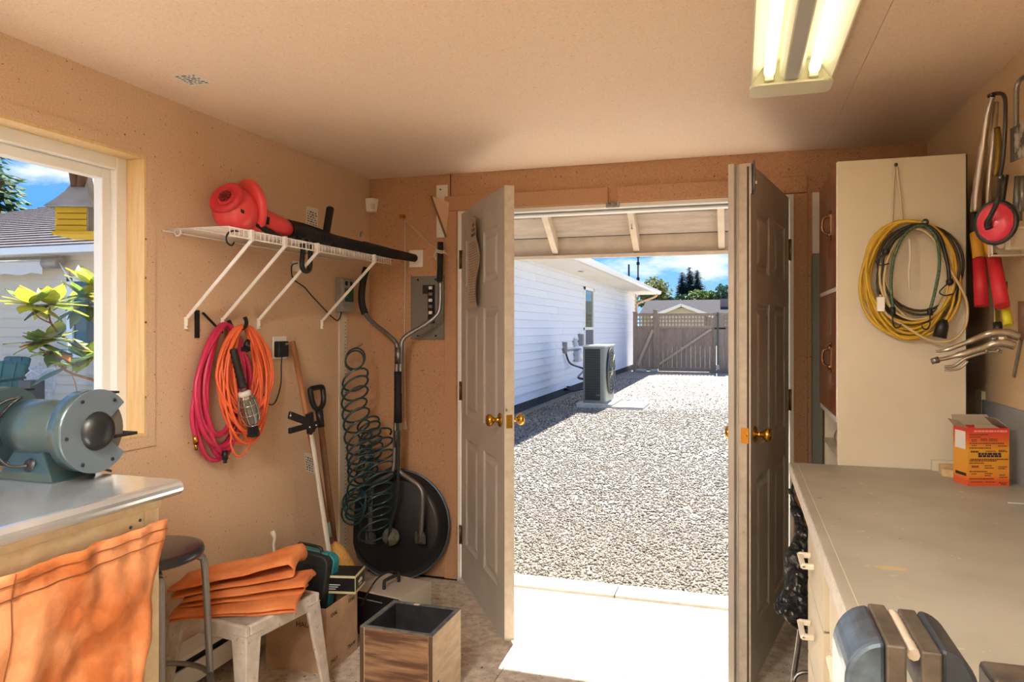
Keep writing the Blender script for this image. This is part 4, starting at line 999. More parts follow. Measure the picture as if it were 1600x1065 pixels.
MB().bx(-hx, hx, -hy, -hy+t, hh-.004, hh).bx(-hx, hx, hy-t, hy, hh-.004, hh).bx(-hx, -hx+t, -hy+t, hy-t, hh-.004, hh).bx(hx-t, hx, -hy+t, hy-t, hh-.004, hh).build('painted_rim', mat('rim_paint', '4b4e50', .6, col2='6d7072', scale=30, speck=('d8d4c8', 24, .68)), wd, local=True, bevel=.001)
MB().prism([(.012*math.cos(a)*.6, .02*math.sin(a)) for a in [2*PI*k/10 for k in range(10)]], 0, .0015, frame_at((hx, -.085, .10), (0, 1, 0), (0, 0, 1), (1, 0, 0))).build('hand_hole', BLACKM, wd, local=True)
# ------------------------------------------------------------------ left wall: wire shelf and what hangs there
WIRE = mat('white_wire', 'eceae4', .4)
sh = thing('wire_shelf', 'white wire wall shelf on four diagonal brackets', 'shelf', (-1.9, 2.8, 1.765))
sy0, sy1, sxf, szz = 2.19, 3.45, -1.75, 1.765
m = MB(); k = 50
for i in range(k+1):
    y = sy0+(sy1-sy0)*i/k; m.tube([(XL+.004, y, szz), (sxf, y, szz), (sxf+.004, y, szz-.004), (sxf+.004, y, szz-.032)], .0016, 5)
m.build('cross_wires', WIRE, sh, kind='stuff')
for (x, z) in ((XL+.008, szz-.004), (-1.90, szz-.004), (sxf, szz-.002), (sxf+.005, szz-.033)):
    MB().tube([(x, sy0, z), (x, sy1+(.02 if x > -1.76 else 0), z)], .003, 6).build('rail_wire', WIRE, sh)
for y in (2.31, 2.52, 2.755, 3.27):
    b = MB().bar((sxf+.006, y, szz-.036), (XL+.012, y, 1.44), .014, .007, (0, 1, 0)).bar((XL+.006, y, 1.442), (XL+.006, y, 1.395), .016, .007, (0, 1, 0))
    o = b.build('bracket', WIRE, sh, bevel=.002)
    MB().bx(sxf-.004, sxf+.012, y-.008, y+.008, szz-.04, szz+.002).build('clip', WIRE, o)
    MB().ball((XL+.011, y, 1.405), .004, 8, 5).build('screw', DSTEEL, o)
for y in (2.24,): MB().tube([(XL+.03+.014*math.cos(a), y, szz-.004+.014*math.sin(a)) for a in [2*PI*q/12 for q in range(12)]], .003, 6, closed=True).build('wall_clip', WIRE, sh)

# leaf blower
RED = mat('blower_red', 'e2464a', .38, coat=.3); RED2 = mat('blower_red_dark', 'c9323a', .4)
lb = thing('leaf_blower', 'red leaf blower with black ribbed hose lying on the wire shelf', 'leaf blower', (-1.92, 2.42, szz))
A = Vector((-1.915, 2.44, 1.865)); B = Vector((-1.72, 3.69, 1.787)); ax = (B-A).normalized()
d0 = (Vector((-1.86, 2.72, 1.822))-A).normalized()
MB().ball((0, 0, 0), (.092, .092, .085), 24, 14, axis_z(A, (.3, -.85, .4))).build('fan_housing', RED, lb)
M = axis_z(A+Vector((.004, -.010, .010)), (.05, -.9, .5))
MB().lathe([(.064, .052), (.074, .066), (.062, .078), (.04, .074), (.03, .058), (0, .056)], 22, M).build('intake_cover', RED2, lb)
sl__ = MB()
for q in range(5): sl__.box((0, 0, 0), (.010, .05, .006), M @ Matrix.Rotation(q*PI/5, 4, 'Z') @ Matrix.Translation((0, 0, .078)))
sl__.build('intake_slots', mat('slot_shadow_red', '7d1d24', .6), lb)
# big scroll collar behind the housing
Mc = axis_z(A+d0*.06+Vector((0, .012, .038)), d0+Vector((.25, 0, .35)))
MB().lathe([(.02, -.014), (.100, -.018), (.112, -.004), (.110, .012), (.09, .022), (.05, .03), (.02, .028)], 28, Mc).build('scroll_collar', RED, lb)
body = [A+d0*u for u in (.03, .09, .16, .23, .285)]
MB().tube([p+Vector((0, 0, dz)) for p, dz in zip(body, (-.01, -.008, -.004, 0, 0))], [.066, .062, .052, .043, .036], 18).build('nozzle_body', RED, lb)
MB().box((0, 0, 0), (.018, .03, .012), axis_z(A+d0*.12+Vector((.05, -.02, -.01)), d0)).build('trigger_switch', BLACKM, lb)
MB().lathe([(0, .006), (.012, .005), (.014, 0)], 12, axis_z(A+Vector((.068, -.045, -.008)), (.8, -.5, 0))).build('button', BLACKM, lb)
hp = [A+d0*.05+Vector((.052, -.01, -.035)), A+d0*.12+Vector((.055, -.01, -.055)), A+d0*.2+Vector((.04, 0, -.06)), A+d0*.29+Vector((.02, 0, -.035))]
MB().tube(spline(hp, 5), [.004]+[.013]*13+[.02, .02], 8).build('grip_underside', BLACKM, lb)
s0 = A+d0*.27; e1 = Vector((-1.835, 2.99, 1.806))
pts = []; rs = []
for i in range(61):
    u = i/60; pts.append(s0+(e1-s0)*u+Vector((0, 0, .006*math.sin(u*PI)))); rs.append(.040+(.004 if i % 3 == 0 else -.001)-.004*u)
MB().tube(pts, rs, 16).build('ribbed_hose', BLACKP, lb)
tb_ = [e1-(e1-s0)*.04, e1+(B-e1)*.05, e1+(B-e1)*.35, e1+(B-e1)*.37, e1+(B-e1)*.7, B]
MB().tube(tb_, [.038, .036, .030, .034, .026, .0215], 16).build('blow_tube', BLACKM, lb)
MB().cyl(e1+Vector((-.01, -.01, .01)), at(516, 326, X=-1.87), .017, 12, .019).build('side_handle', BLACKM, lb)
MB().tube(spline([(-1.80, 2.73, 1.79), (-1.80, 2.73, 1.73), (-1.795, 2.715, 1.665), (-1.79, 2.735, 1.645), (-1.79, 2.765, 1.66), (-1.795, 2.78, 1.73), (-1.80, 2.78, 1.79)], 5), .011, 8).build('trigger_handle', BLACKP, lb)
MB().cyl(at(565, 370, X=-1.76), at(565, 362, X=-1.76), .008, 8).build('tube_clamp', STEEL, lb)

# hook on shelf, black clamp hooks, coil hook
def hook(name, label, pts, r, m=BLACKP, cat='hook'):
    return MB().tube(spline(pts, 5), r, 7).build(name, m, label=label, cat=cat)
hook('wire_hook', 'small dark wire hook hanging under the left end of the wire shelf', [(-1.80, 2.31, 1.764), (-1.795, 2.26, 1.758), (-1.795, 2.235, 1.74), (-1.795, 2.235, 1.715), (-1.795, 2.26, 1.705), (-1.795, 2.275, 1.718)], .0035)
ch = thing('coil_hook', 'black steel hook plate on the wall that carries the coiled cords', 'hook', (XL, 2.5, 1.36))
MB().bx(XL, XL+.006, 2.362, 2.385, 1.36, 1.47).build('back_plate', BLACKM, ch)
MB().bar((XL+.008, 2.40, 1.46), (XL+.02, 2.50, 1.38), .01, .006).build('strut', BLACKM, ch)
MB().tube(spline([(XL+.004, 2.56, 1.43), (XL+.03, 2.56, 1.395), (XL+.08, 2.56, 1.40), (XL+.095, 2.555, 1.425), (XL+.09, 2.55, 1.445)], 5), .008, 8).build('hook_arm', BLACKM, ch)

# coils
def coil(mb, cx, cyz, n, w0, w1, h0, h1, r, depth0, depth1, seed, skew=0, lowround=1.0, seg=34):
    """n hanging loops in the wall plane (y,z), all gathered at the top point cyz"""
    rng = random.Random(seed); path = []
    yt, zt = cyz
    for i in range(n):
        u = i/max(1, n-1); wv = w0+(w1-w0)*rng.random(); hv = h0+(h1-h0)*rng.random(); dx = depth0+(depth1-depth0)*rng.random(); ph = rng.uniform(-.05, .05)
        sk = skew+rng.uniform(-.03, .03)
        for q in range(seg):
            a = 2*PI*q/seg
            # teardrop: narrow at the top
            z = zt-hv*(1-math.cos(a))/2
            s = math.sin(a); frac = (1-math.cos(a))/2
            y = yt+s*wv/2*(.74+.26*math.sin(min(1, frac*1.6)*PI/2))+sk*frac
            x = cx+dx*(.45+.55*frac)+.008*mnoise.noise((i*3.1, q*.3, seed))
            path.append((x, y+.006*mnoise.noise((q*.25, i*2.2, seed)), z))
    mb.tube(path, r, 7)
    return path
MAG = mat('magenta_hose', 'c22a56', .4, coat=.15); ORC = mat('orange_cord', 'ee6f43', .5)
ph = thing('pink_air_hose', 'coiled magenta pink air hose hanging behind the orange cord', 'hose', (XL+.03, 2.47, .9))
m = MB(); coil(m, XL+.012, (2.505, 1.415), 7, .20, .33, .44, .56, .0105, .005, .05, 3, -.05)
m.tube(spline([(XL+.05, 2.44, 1.38), (XL+.04, 2.36, 1.26), (XL+.035, 2.31, 1.08), (XL+.035, 2.325, .98)], 8), .0085, 8)
m.build('hose', MAG, ph)
e = Vector((XL+.035, 2.325, .98)); MB().cyl(e, e+Vector((0, .004, -.03)), .0095, 10).cyl(e+Vector((0, .004, -.03)), e+Vector((0, .006, -.055)), .006, 8).build('brass_fitting', BRASS, ph)
oc = thing('orange_extension_cord', 'coiled orange extension cord hung on the wall with a plug', 'cord', (XL+.06, 2.57, .9))
m = MB(); coil(m, XL+.05, (2.575, 1.41), 20, .15, .36, .33, .50, .0056, .0, .06, 8, .01)
m.tube(spline([(XL+.06, 2.53, 1.0), (XL+.06, 2.50, .93), (XL+.07, 2.53, .87), (XL+.07, 2.60, .89), (XL+.07, 2.64, .97), (XL+.08, 2.66, 1.02)], 7), .0045, 7)
m.build('cable', ORC, oc)
p = at(316, 552, X=XL+.1); 
pg_ = Vector((XL+.11, 2.535, 1.32)); MB().cyl(pg_+Vector((0, .012, .03)), pg_, .009, 10, .015).box(pg_+Vector((0, -.004, -.008)), (.026, .026, .018)).build('plug', BLACKP, oc)
MB().cyl(pg_+Vector((0, 0, -.016)), pg_+Vector((0, 0, -.032)), .0028, 6).cyl(pg_+Vector((0, .009, -.016)), pg_+Vector((0, .009, -.032)), .0028, 6).build('prong', BRASS, oc)
q = Vector((XL+.07, 2.455, .905)); MB().cyl(q, q+Vector((0, 0, -.035)), .011, 10, .013).cyl(q+Vector((0, 0, -.035)), q+Vector((0, 0, -.05)), .008, 8).build('socket_end', BLACKP, oc)
# trouble lamp
tl = thing('work_lamp', 'caged work lamp with black ribbed handle hanging in the orange coil', 'lamp', (XL+.12, 2.62, 1.02))
T0 = at(364, 545, X=XL+.125); T1 = at(381, 610, X=XL+.135); dd = (T1-T0).normalized()
MB().tube([T0+dd*.165*i/16 for i in range(17)], [.013+(.003 if i % 2 else 0)+.004*i/16 for i in range(17)], 12).build('handle', BLACKP, tl)
M = axis_z(T1, dd)
MB().lathe([(.016, 0), (.026, .006), (.027, .02), (.02, .024)], 18, M).build('collar', mat('clear_plastic_collar', 'd8d2c8', .2), tl)
cg = MB()
for q in range(9):
    a = 2*PI*q/9
    cg.tube(spline([M @ Vector((r*math.cos(a), r*math.sin(a), z)) for r, z in ((.024, .018), (.036, .05), (.039, .09), (.034, .13), (.018, .15))], 4), .0022, 5)
for (r, z) in ((.037, .06), (.038, .10), (.02, .15)): cg.tube([M @ Vector((r*math.cos(a), r*math.sin(a), z)) for a in [2*PI*q/20 for q in range(20)]], .002, 5, closed=True)
cg.build('wire_cage', mat('bright_wire', 'c9c9c6', .25, .9), tl)
MB().lathe([(.012, .02), (.014, .035), (.026, .07), (.027, .09), (.02, .11), (0, .118)], 18, M).build('bulb', mat('bulb_glass', 'f1efe8', .1, spec=.8), tl)
MB().lathe([(.034, .03), (.038, .09), (.03, .14)], 12, M, a0=2.2, a1=4.6).build('reflector_shield', STEEL, tl)
b0 = M @ Vector((0, 0, .15)); MB().box(b0+Vector((0, .0, -.028)), (.03, .03, .045)).tube(spline([b0, b0+Vector((.01, .02, -.02)), b0+Vector((.01, .028, -.045)), b0+Vector((.01, .01, -.05))], 4), .003, 6).build('hang_clip', BLACKM, tl)

# outlet with black adapter, cord
def wallL(px, py, off=0): return at(px, py, X=XL+off)
oo = wallL(436, 543)
ol = thing('wall_outlet', 'white wall outlet with a black adapter plugged in', 'outlet', (XL, oo.y, oo.z-.05))
MB().box((XL+.003, oo.y, oo.z), (.006, .105, .105)).build('cover_plate', VINYL, ol, bevel=.003)
ad = thing('power_adapter', 'black plug-in power adapter in the wall outlet', 'adapter', (XL+.006, oo.y, oo.z-.04))
MB().box((XL+.022, oo.y-.012, oo.z-.006), (.032, .074, .074)).build('body', BLACKP, ad, bevel=.006)
MB().box((XL+.0384, oo.y+.006, oo.z+.018), (.001, .022, .008)).build('print', mat('dim_print', '8d8d8d', .7), ad)
MB().tube(spline([(XL+.03, oo.y-.02, oo.z-.04), (XL+.03, oo.y-.025, oo.z-.08), (XL+.03, oo.y-.03, oo.z-.17), (XL+.03, oo.y-.07, oo.z-.245), (XL+.03, oo.y-.12, oo.z-.25), (XL+.03, oo.y-.16, oo.z-.2)], 7), .0032, 7).build('cord', BLACKP, ad)
# timer and its cord
tt = wallL(533, 461)
tm = thing('irrigation_timer', 'grey wall timer box with green display behind shelf bracket', 'timer', (XL, tt.y, tt.z-.09))
MB().box((XL+.022, tt.y, tt.z), (.044, .125, .18)).build('case', mat('timer_grey', '93938e', .5), tm, bevel=.006)
MB().box((XL+.0445, tt.y+.008, tt.z+.0), (.002, .088, .072)).build('screen', mat('timer_screen', '17463f', .3), tm)
for (dy, dz, sy, sz) in ((-.02, .062, .024, .022), (.03, .062, .022, .022)): MB().box((XL+.0445, tt.y+dy, tt.z+dz), (.002, sy, sz)).build('button', BLACKM, tm)
mk = MB()
for (dy, dz, l) in ((-.015, .02, .03), (-.015, .005, .028), (-.015, -.012, .03)): mk.box((XL+.0458, tt.y+dy, tt.z+dz), (.0006, l, .006))
mk.build('screen_marks', mat('screen_green', '3f8f7f', .4), tm)
MB().box((XL+.02, tt.y+.0, tt.z-.075), (.05, .12, .03)).build('base_cover', mat('timer_grey2', 'a5a5a0', .5), tm, bevel=.004)
o2 = wallL(458, 417)
MB().tube(spline([(XL+.02, tt.y-.03, tt.z-.09), (XL+.02, tt.y-.05, tt.z-.125), (XL+.02, tt.y-.10, tt.z-.13), wallL(490, 465, .02), wallL(475, 448, .02), wallL(458, 435, .02), wallL(456, 415, .02), wallL(465, 411, .01)], 6), .0032, 7).build('cord', BLACKP, tm)
op = MB().box((XL+.004, wallL(463, 416).y, wallL(463, 416).z), (.008, .07, .05)).build('cable_plate', VINYL, bevel=.003, label='small white cable plate behind the wire shelf bracket', cat='plate')
# measuring strip
ms = thing('measuring_strip', 'long white strip with dark tick marks standing against the wall', 'ruler', (XL, wallL(534, 700).y, .02))
r0, r1 = wallL(528.5, 600).y, wallL(540, 600).y; zt_ = wallL(534, 488).z
MB().bx(XL+.001, XL+.007, r0, r1, .0, zt_).build('strip', mat('cream_strip', 'ded5c3', .55), ms, bevel=.001)
tk = MB()
for i in range(70):
    z = .05+i*.02; tk.box((XL+.0073, r1-.012-(.004 if i % 5 else 0), z), (.0006, .012 if i % 5 else .02, .004))
tk.build('tick_marks', mat('dark_print', '4a4640', .8), ms)
# labels stuck on the walls
quad_sticker('board_sticker', 'torn paper label on the wall above the black blower tube', [wallL(478, 350), wallL(496, 356), wallL(497, 326), wallL(479, 322)], STK, lines=rl(6))
quad_sticker('board_sticker', 'cut corner paper label low on the wall beside the leaning handles', [wallL(478, 735), wallL(492, 740), wallL(491, 710), wallL(475, 706)], STK, lines=rl(6))

# leaning tools: broom, shovel, grabber
WOODH = mat('handle_wood', 'b17a4d', .5, col2='95603a', scale=10, stretch=(3, 3, .4))
WOODD = mat('dark_handle_wood', '7d5a40', .55, col2='644530', scale=10, stretch=(3, 3, .4))
br_ = thing('corn_broom', 'straw broom with orange brown wooden handle leaning on the wall', 'broom', (-1.83, 3.12, .27))
bt = wallL(457, 533, .02); bbm = at(517, 848, X=-1.86); 
MB().tube([bt, bbm], .0125, 12).build('handle', WOODH, br_)
dr = (bbm-bt).normalized(); bd = bbm; tipb = bd+Vector((.05, .05, -.16))
MB().cyl(bd-dr*.10, bd-dr*.03, .0135, 12).build('wrap_label', mat('label_teal', '8fb3a8', .5), br_)
MB().cyl(bd-dr*.03, bd+dr*.01, .016, 12).build('ferrule', mat('dark_red_cap', '6a4a3c', .5), br_)
STRAW = mat('broom_straw', 'd3a660', .85, col2='b98743', scale=50, stretch=(4, 4, .4), bump=.5, bscale=120)
bdir = (tipb-bd).normalized()
MB().tube(spline([bd, bd+bdir*.03, bd+bdir*.08, bd+bdir*.16], 5), [.016, .02, .026, .031, .035, .038, .042, .045, .048, .051, .053, .055, .056, .057, .057, .056], 18).build('bristles', STRAW, br_)
stt = MB()
for u, r in ((.05, .036), (.09, .048)):
    M = axis_z(bd+bdir*u, bdir); stt.tube([M @ Vector((r*math.cos(a), r*math.sin(a), 0)) for a in [2*PI*q/18 for q in range(18)]], .0018, 5, closed=True)
stt.build('binding_twine', mat('twine', '8a6a45', .8), br_)
sv = thing('shovel', 'shovel with a black plastic grip and dark wooden shaft leaning on the wall', 'shovel', (-1.95, 3.3, .1))
st0 = wallL(499, 645, .05); st1 = at(521, 835, X=-1.93); 
gx = wallL(496, 607, .05)
MB().tube([st0, st1+(st1-st0)*.35], .0155, 12).build('shaft', WOODD, sv)
sdir = (st0-st1).normalized(); side = Vector((0, 1, 0)); side = (side-sdir*side.dot(sdir)).normalized()
def sg(a, b): return st0+side*a+sdir*b
MB().tube(spline([sg(0, -.02), sg(-.006, .015), sg(-.036, .035), sg(-.052, .065), sg(-.056, .112), sg(-.046, .126), sg(0, .128), sg(.046, .126), sg(.056, .112), sg(.052, .065), sg(.036, .035), sg(.006, .015), sg(0, -.02)], 5), .0135, 8).build('grip', BLACKP, sv)
MB().tube([sg(0, -.07), sg(0, .02)], [.018, .02], 12).build('socket', BLACKP, sv)
eb = st1+(st1-st0)*.33
MB().grid(lambda u, v: eb+Vector((.012+.03*math.sin(u*PI)*.6-.02*v, (u-.5)*.2*(1 if v < .75 else 1-(v-.75)*2.2), -.24*v)), 8, 8).build('blade', DSTEEL, sv, solid=.003)
gb_ = thing('reach_grabber', 'white pole litter grabber with black jaws leaning on the wall', 'grabber', (-1.88, 3.2, .25))
g0 = wallL(485, 668, .13); g1 = at(514, 862, X=-1.80)
MB().bar(g0, g1+(g1-g0)*.2, .02, .014, (1, 0, 0)).build('pole', mat('white_pole', 'd6d2c9', .45), gb_, bevel=.003)
GO = g0+Vector((.014, 0, 0)); yv = Vector((0, 1, 0)); zv = Vector((0, 0, 1))
GP = lambda px, py, o=.145: at(px, py, X=XL+o)
MB().bar(GP(486, 676), GP(483, 645), .045, .02, (1, 0, 0)).build('jaw_pivot', BLACKP, gb_, bevel=.004)
MB().bar(GP(484, 660), GP(452, 648), .034, .014, (1, 0, 0)).build('jaw', BLACKP, gb_, bevel=.003)
MB().bar(GP(482, 665), GP(452, 673), .026, .014, (1, 0, 0)).build('jaw', BLACKP, gb_, bevel=.003)
MB().bar(GP(484, 676), GP(495, 660), .026, .014, (1, 0, 0)).build('jaw_link', BLACKP, gb_, bevel=.003)
rv_ = MB()
for (px, py) in ((484, 667), (485, 681), (494, 664), (454, 649)): rv_.ball(GP(px, py, .157), .004, 8, 5)
rv_.build('rivet', VINYL, gb_)

# ------------------------------------------------------------------ back wall left of the doors
def wallB(px, py, off=0): return at(px, py, Y=YB-off)
sn = wallB(579, 323)
sg_ = thing('motion_sensor', 'small white motion sensor high in the wall corner', 'sensor', (XL+.03, YB-.03, sn.z-.04))
MB().add([(XL+.002, YB-.05, sn.z-.034), (XL+.05, YB-.002, sn.z-.034), (XL+.002, YB-.002, sn.z-.034), (XL+.002, YB-.062, sn.z+.042), (XL+.062, YB-.002, sn.z+.042), (XL+.002, YB-.002, sn.z+.042), (XL+.042, YB-.042, sn.z-.034), (XL+.052, YB-.052, sn.z+.042)],
         [(0, 6, 1, 2), (3, 5, 4, 7), (0, 3, 7, 6), (6, 7, 4, 1), (1, 4, 5, 2), (2, 5, 3, 0)]).build('housing', VINYL, sg_, bevel=.006)
MB().box((XL+.043, YB-.044, sn.z-.005), (.02, .02, .03), None).build('lens', mat('sensor_lens', 'dcdcd8', .2), sg_, bevel=.004)
# breaker panel
p0, p1 = wallB(643, 432), wallB(695, 530)
bp_ = thing('breaker_panel', 'grey electrical breaker panel on the wall behind the handles', 'breaker panel', ((p0.x+p1.x)/2, YB, p1.z))
MB().bx(p0.x, p1.x, YB-.012, YB, p1.z, p0.z).build('cover', mat('panel_grey', '7c7a74', .5, .2), bp_, bevel=.002)
sc = MB()
for x in (p0.x+.045, p1.x-.05):
    for z in (p0.z-.02, p1.z+.02): sc.ball((x, YB-.012, z), .006, 8, 5)
sc.build('cover_screw', BLACKM, bp_)
cx = p0.x+.115
MB().bx(cx-.008, cx+.035, YB-.014, YB-.012, p1.z+.09, p0.z-.05).build('breaker_slot', BLACKM, bp_)
MB().bx(cx-.04, cx-.006, YB-.0135, YB-.012, p0.z-.10, p0.z-.05).build('index_label', mat('dark_label', '25241f', .5), bp_)
for i in range(5): MB().bx(cx, cx+.02, YB-.022, YB-.014, p0.z-.075-i*.035, p0.z-.058-i*.035).build('breaker_switch', [VINYL, STEEL][i % 2], bp_, bevel=.001)
MB().bx(cx-.01, cx+.05, YB-.016, YB-.012, p1.z+.075, p1.z+.085).build('latch', STEEL, bp_)
# cable cover plate
c0 = wallB(650.5, 404)
cp = thing('cover_plate', 'white round-centred blank cover plate on the back wall', 'plate', (c0.x, YB, c0.z-.05))
MB().box((c0.x, YB-.003, c0.z), (.085, .006, .098)).build('plate', VINYL, cp, bevel=.003)
MB().lathe([(0, .006), (.026, .006), (.03, 0)], 20, axis_z((c0.x, YB-.006, c0.z), (0, -1, 0))).build('round_cap', VINYL, cp)
# white mounting board with folded wooden bracket
w0, w1 = wallB(683, 290), wallB(700, 371)
wbk = thing('tool_bracket', 'white mounting board with a pale folded bracket above the handle', 'bracket', ((w0.x+w1.x)/2, YB, w1.z))
MB().bx(w0.x, w1.x, YB-.012, YB, w1.z, w0.z).build('board', WHITE, wbk, bevel=.002)
MB().ball((w0.x+.025, YB-.012, w0.z-.025), .005, 8, 5).build('screw', DSTEEL, wbk)
a_, b_, c_ = at(674, 306, Y=YB-.10), at(702, 316, Y=YB-.012), at(697, 370, Y=YB-.012)
aa = MB(); dv = Vector((.0, -.004, 0))
aa.add([a_, b_, c_, a_+dv+Vector((.003, 0, -.004)), b_+dv, c_+dv], [(0, 1, 2), (5, 4, 3), (0, 3, 4, 1), (1, 4, 5, 2), (2, 5, 3, 0)]).build('folded_plate', mat('pale_wood_ply', 'd7b394', .6), wbk)
MB().bar(a_, c_, .01, .014, (0, 1, 0)).build('plate_edge', mat('brown_edge', '7c573d', .7), wbk)
# rope with frayed end, second rope tied to the handle
e0 = wallB(631, 338)
rp_ = thing('hanging_rope', 'thin white rope hanging from a wall eye with a frayed end', 'rope', (e0.x, YB-.02, wallB(633, 672).z))
ROPE = mat('cotton_rope', 'd9cfbd', .9, bump=.3, bscale=200)
MB().tube(spline([wallB(633, 342, .015), wallB(633, 430, .012), wallB(632, 530, .012), wallB(633, 655, .012)], 8), .0032, 7).build('rope', ROPE, rp_)
kk = wallB(633, 655, .012); MB().tube([kk, kk+Vector((0, 0, -.02)), kk+Vector((0, 0, -.055))], [.004, .007, .014], 10).ball(kk, .006).build('frayed_end', ROPE, rp_)
MB().box(wallB(629, 338, .01), (.03, .02, .018)).tube([wallB(631, 340, .02)+Vector((.008*math.cos(a), 0, .008*math.sin(a))) for a in [2*PI*q/10 for q in range(10)]], .002, 5, closed=True).build('wall_eye', BRASS, rp_)
r2 = MB().tube(spline([wallB(633, 343, .02), wallB(660, 370, .05), at(685, 391, Y=3.66)], 6), .0028, 6)
kx = at(688, 393, Y=3.655)
for dz in (-.006, .004): r2.tube([kx+Vector((.022*math.cos(a), .022*math.sin(a), dz+.003*math.sin(a*2))) for a in [2*PI*q/16 for q in range(16)]], .004, 6, closed=True)
r2.tube(spline([kx+Vector((.02, -.01, 0)), kx+Vector((.035, -.02, -.008)), kx+Vector((.05, -.02, -.02))], 4), .003, 6).tube(spline([kx+Vector((-.015, -.015, 0)), kx+Vector((-.025, -.025, -.02)), kx+Vector((-.012, -.025, -.045))], 4), .003, 6)
r2.build('tie_rope', ROPE, label='thin white rope stretched from the wall eye and knotted round the handle', cat='rope')

# ------------------------------------------------------------------ round pan cart with tubular handles
pc = thing('pan_cart', 'black round pan hand cart with grey tubular handles standing in corner', 'cart', (-1.82, 3.66, 0))
BLKE = mat('black_enamel', '0a0c13', .4, coat=.25)
cc = at(615, 826, Y=3.63); R = .298
cc.z = R+.012
tilt = Vector((.12, -1, .10)).normalized(); M = axis_z(cc, tilt)
MB().lathe([(0, .0), (R*.80, .0), (R*.86, -.004), (R*.9, -.02), (R*.97, -.045), (R, -.06), (R+.006, -.062), (R+.004, -.068), (R*.96, -.052), (R*.88, -.03), (R*.8, -.01), (0, -.008)], 56, M).build('pan', BLKE, pc)
MB().tube([M @ Vector((R*math.cos(a), R*math.sin(a), -.062)) for a in [2*PI*q/56 for q in range(56)]], .007, 8, closed=True).build('pan_rim', mat('rim_blue_highlight', '5d7488', .3, .7), pc)  # blue highlight along the rim is put into its colour
hubp = at(611, 838, Y=3.575)
MB().ball(hubp, (.05, .035, .05), 14, 10).build('wheel_hub', mat('rusty_hub', '6d6a5f', .7, col2='46443c', scale=60, bump=.8, bscale=90, bdist=.006), pc)
TB = mat('handle_tube', '8b8d90', .3, .85)
def PB(px, py, y=3.6): return at(px, py, Y=y)
def tubep(pts, r=.0125, name='tube_frame', m=TB): return MB().tube(spline(pts, 6), r, 10).build(name, m, pc)
tubep([PB(688, 440, 3.655), PB(688, 470, 3.65), PB(684, 490, 3.64), PB(664, 507, 3.62), PB(640, 521, 3.60), PB(630, 530, 3.59), PB(627, 545, 3.585), PB(624, 640, 3.58), PB(622, 715, 3.575), PB(624, 735, 3.57), PB(640, 748, 3.565), PB(655, 760, 3.56), PB(660, 778, 3.555), PB(657, 845, 3.56)])
tubep([PB(566, 470, 3.60), PB(570, 488, 3.60), PB(582, 503, 3.60), PB(605, 522, 3.59), PB(618, 535, 3.585), PB(620, 550, 3.58), PB(619, 640, 3.58), PB(616, 715, 3.575), PB(612, 738, 3.57), PB(590, 752, 3.565), PB(580, 768, 3.56), PB(579, 845, 3.565)])
tubep([PB(621, 650, 3.57), PB(622, 740, 3.555), PB(621, 775, 3.55), PB(612, 812, 3.55), PB(606, 850, 3.55)], .009, 'centre_stay', mat('dark_tube', '33373d', .35, .6))
MB().tube(spline([PB(688, 378, 3.66), PB(688, 410, 3.66), PB(687, 440, 3.655)], 5), .0165, 12).build('grip', BLACKM, pc)
MB().tube(spline([PB(573, 418, 3.59), PB(567, 440, 3.595), PB(565, 470, 3.60), PB(570, 490, 3.60)], 5), .02, 12).build('grip', BLACKM, pc)
MB().tube([PB(622, 580, 3.58), PB(622, 660, 3.578)], .022, 12).build('tube_clamp', BLACKM, pc)
for (px, py) in ((622, 555), (621, 685)): MB().tube([PB(px, py-13, 3.575), PB(px, py+13, 3.575)], .019, 12).build('band', STEEL, pc)
for px in (657, 580): 
    q = PB(px, 842, 3.565); MB().box(q, (.055, .012, .05)).box(q+Vector((-.02, -.01, .01)), (.01, .02, .06)).box(q+Vector((.02, -.01, .01)), (.01, .02, .06)).build('mount_bracket', STEEL, pc, bevel=.002)

# green recoil air hose
gh = thing('recoil_hose', 'dark green spiral recoil air hose hanging on a corner nail', 'hose', (-1.97, 3.6, .45))
GRH = mat('green_hose', '10343a', .3, coat=.3)
def helix(path, turns, r, rt, flat=.55, seed=0, seg=16):
    P = spline(path, 20); n = len(P); outp = []
    N_ = turns*seg
    for i in range(N_+1):
        u = i/N_*(n-1); k_ = min(int(u), n-2); c = P[k_].lerp(P[k_+1], u-k_)
        a = 2*PI*i/seg; rr_ = r*(1+.12*mnoise.noise((i*.07, seed, 2)))
        outp.append(c+Vector((rr_*.5*math.sin(a), rr_*math.cos(a)*.7, 0))+Vector((rr_*.75*math.cos(a), 0, rr_*flat*math.sin(a)*.5)))
    return outp
def GH(px, py, y=3.46): return at(px, py, Y=min(y, 3.46) if px < 572 else y)
m = MB()
M1 = helix([GH(555, 588), GH(555, 640), GH(562, 700), GH(564, 740), GH(560, 800)], 14, .062, .0045, 1.7, 1)
m.tube(M1, .0058, 7)
m.tube(helix([GH(588, 680, 3.55), GH(592, 730, 3.53), GH(588, 780, 3.52), GH(585, 835, 3.52)], 9, .075, .0045, 1.3, 2), .0056, 7)
m.tube(helix([GH(575, 660, 3.58), GH(580, 700, 3.58), GH(572, 745, 3.56)], 8, .055, .0045, 1.5, 5), .0056, 7)
for (px, py, r, dz) in ((555, 560, .058, 0), (554, 563, .055, .0), (553, 785, .068, 0), (555, 790, .062, 0), (551, 800, .066, 0), (556, 780, .060, 0)):
    c = GH(px, py, 3.46); m.tube([c+Vector((r*math.cos(a), .25*r*math.sin(a), r*.95*math.sin(a))) for a in [2*PI*q/26 for q in range(26)]], .0048, 7, closed=True)
m.build('hose', GRH, gh)
MB().cyl(wallB(573, 530), at(566, 536, Y=3.70), .002, 6).build('nail', DSTEEL, gh)
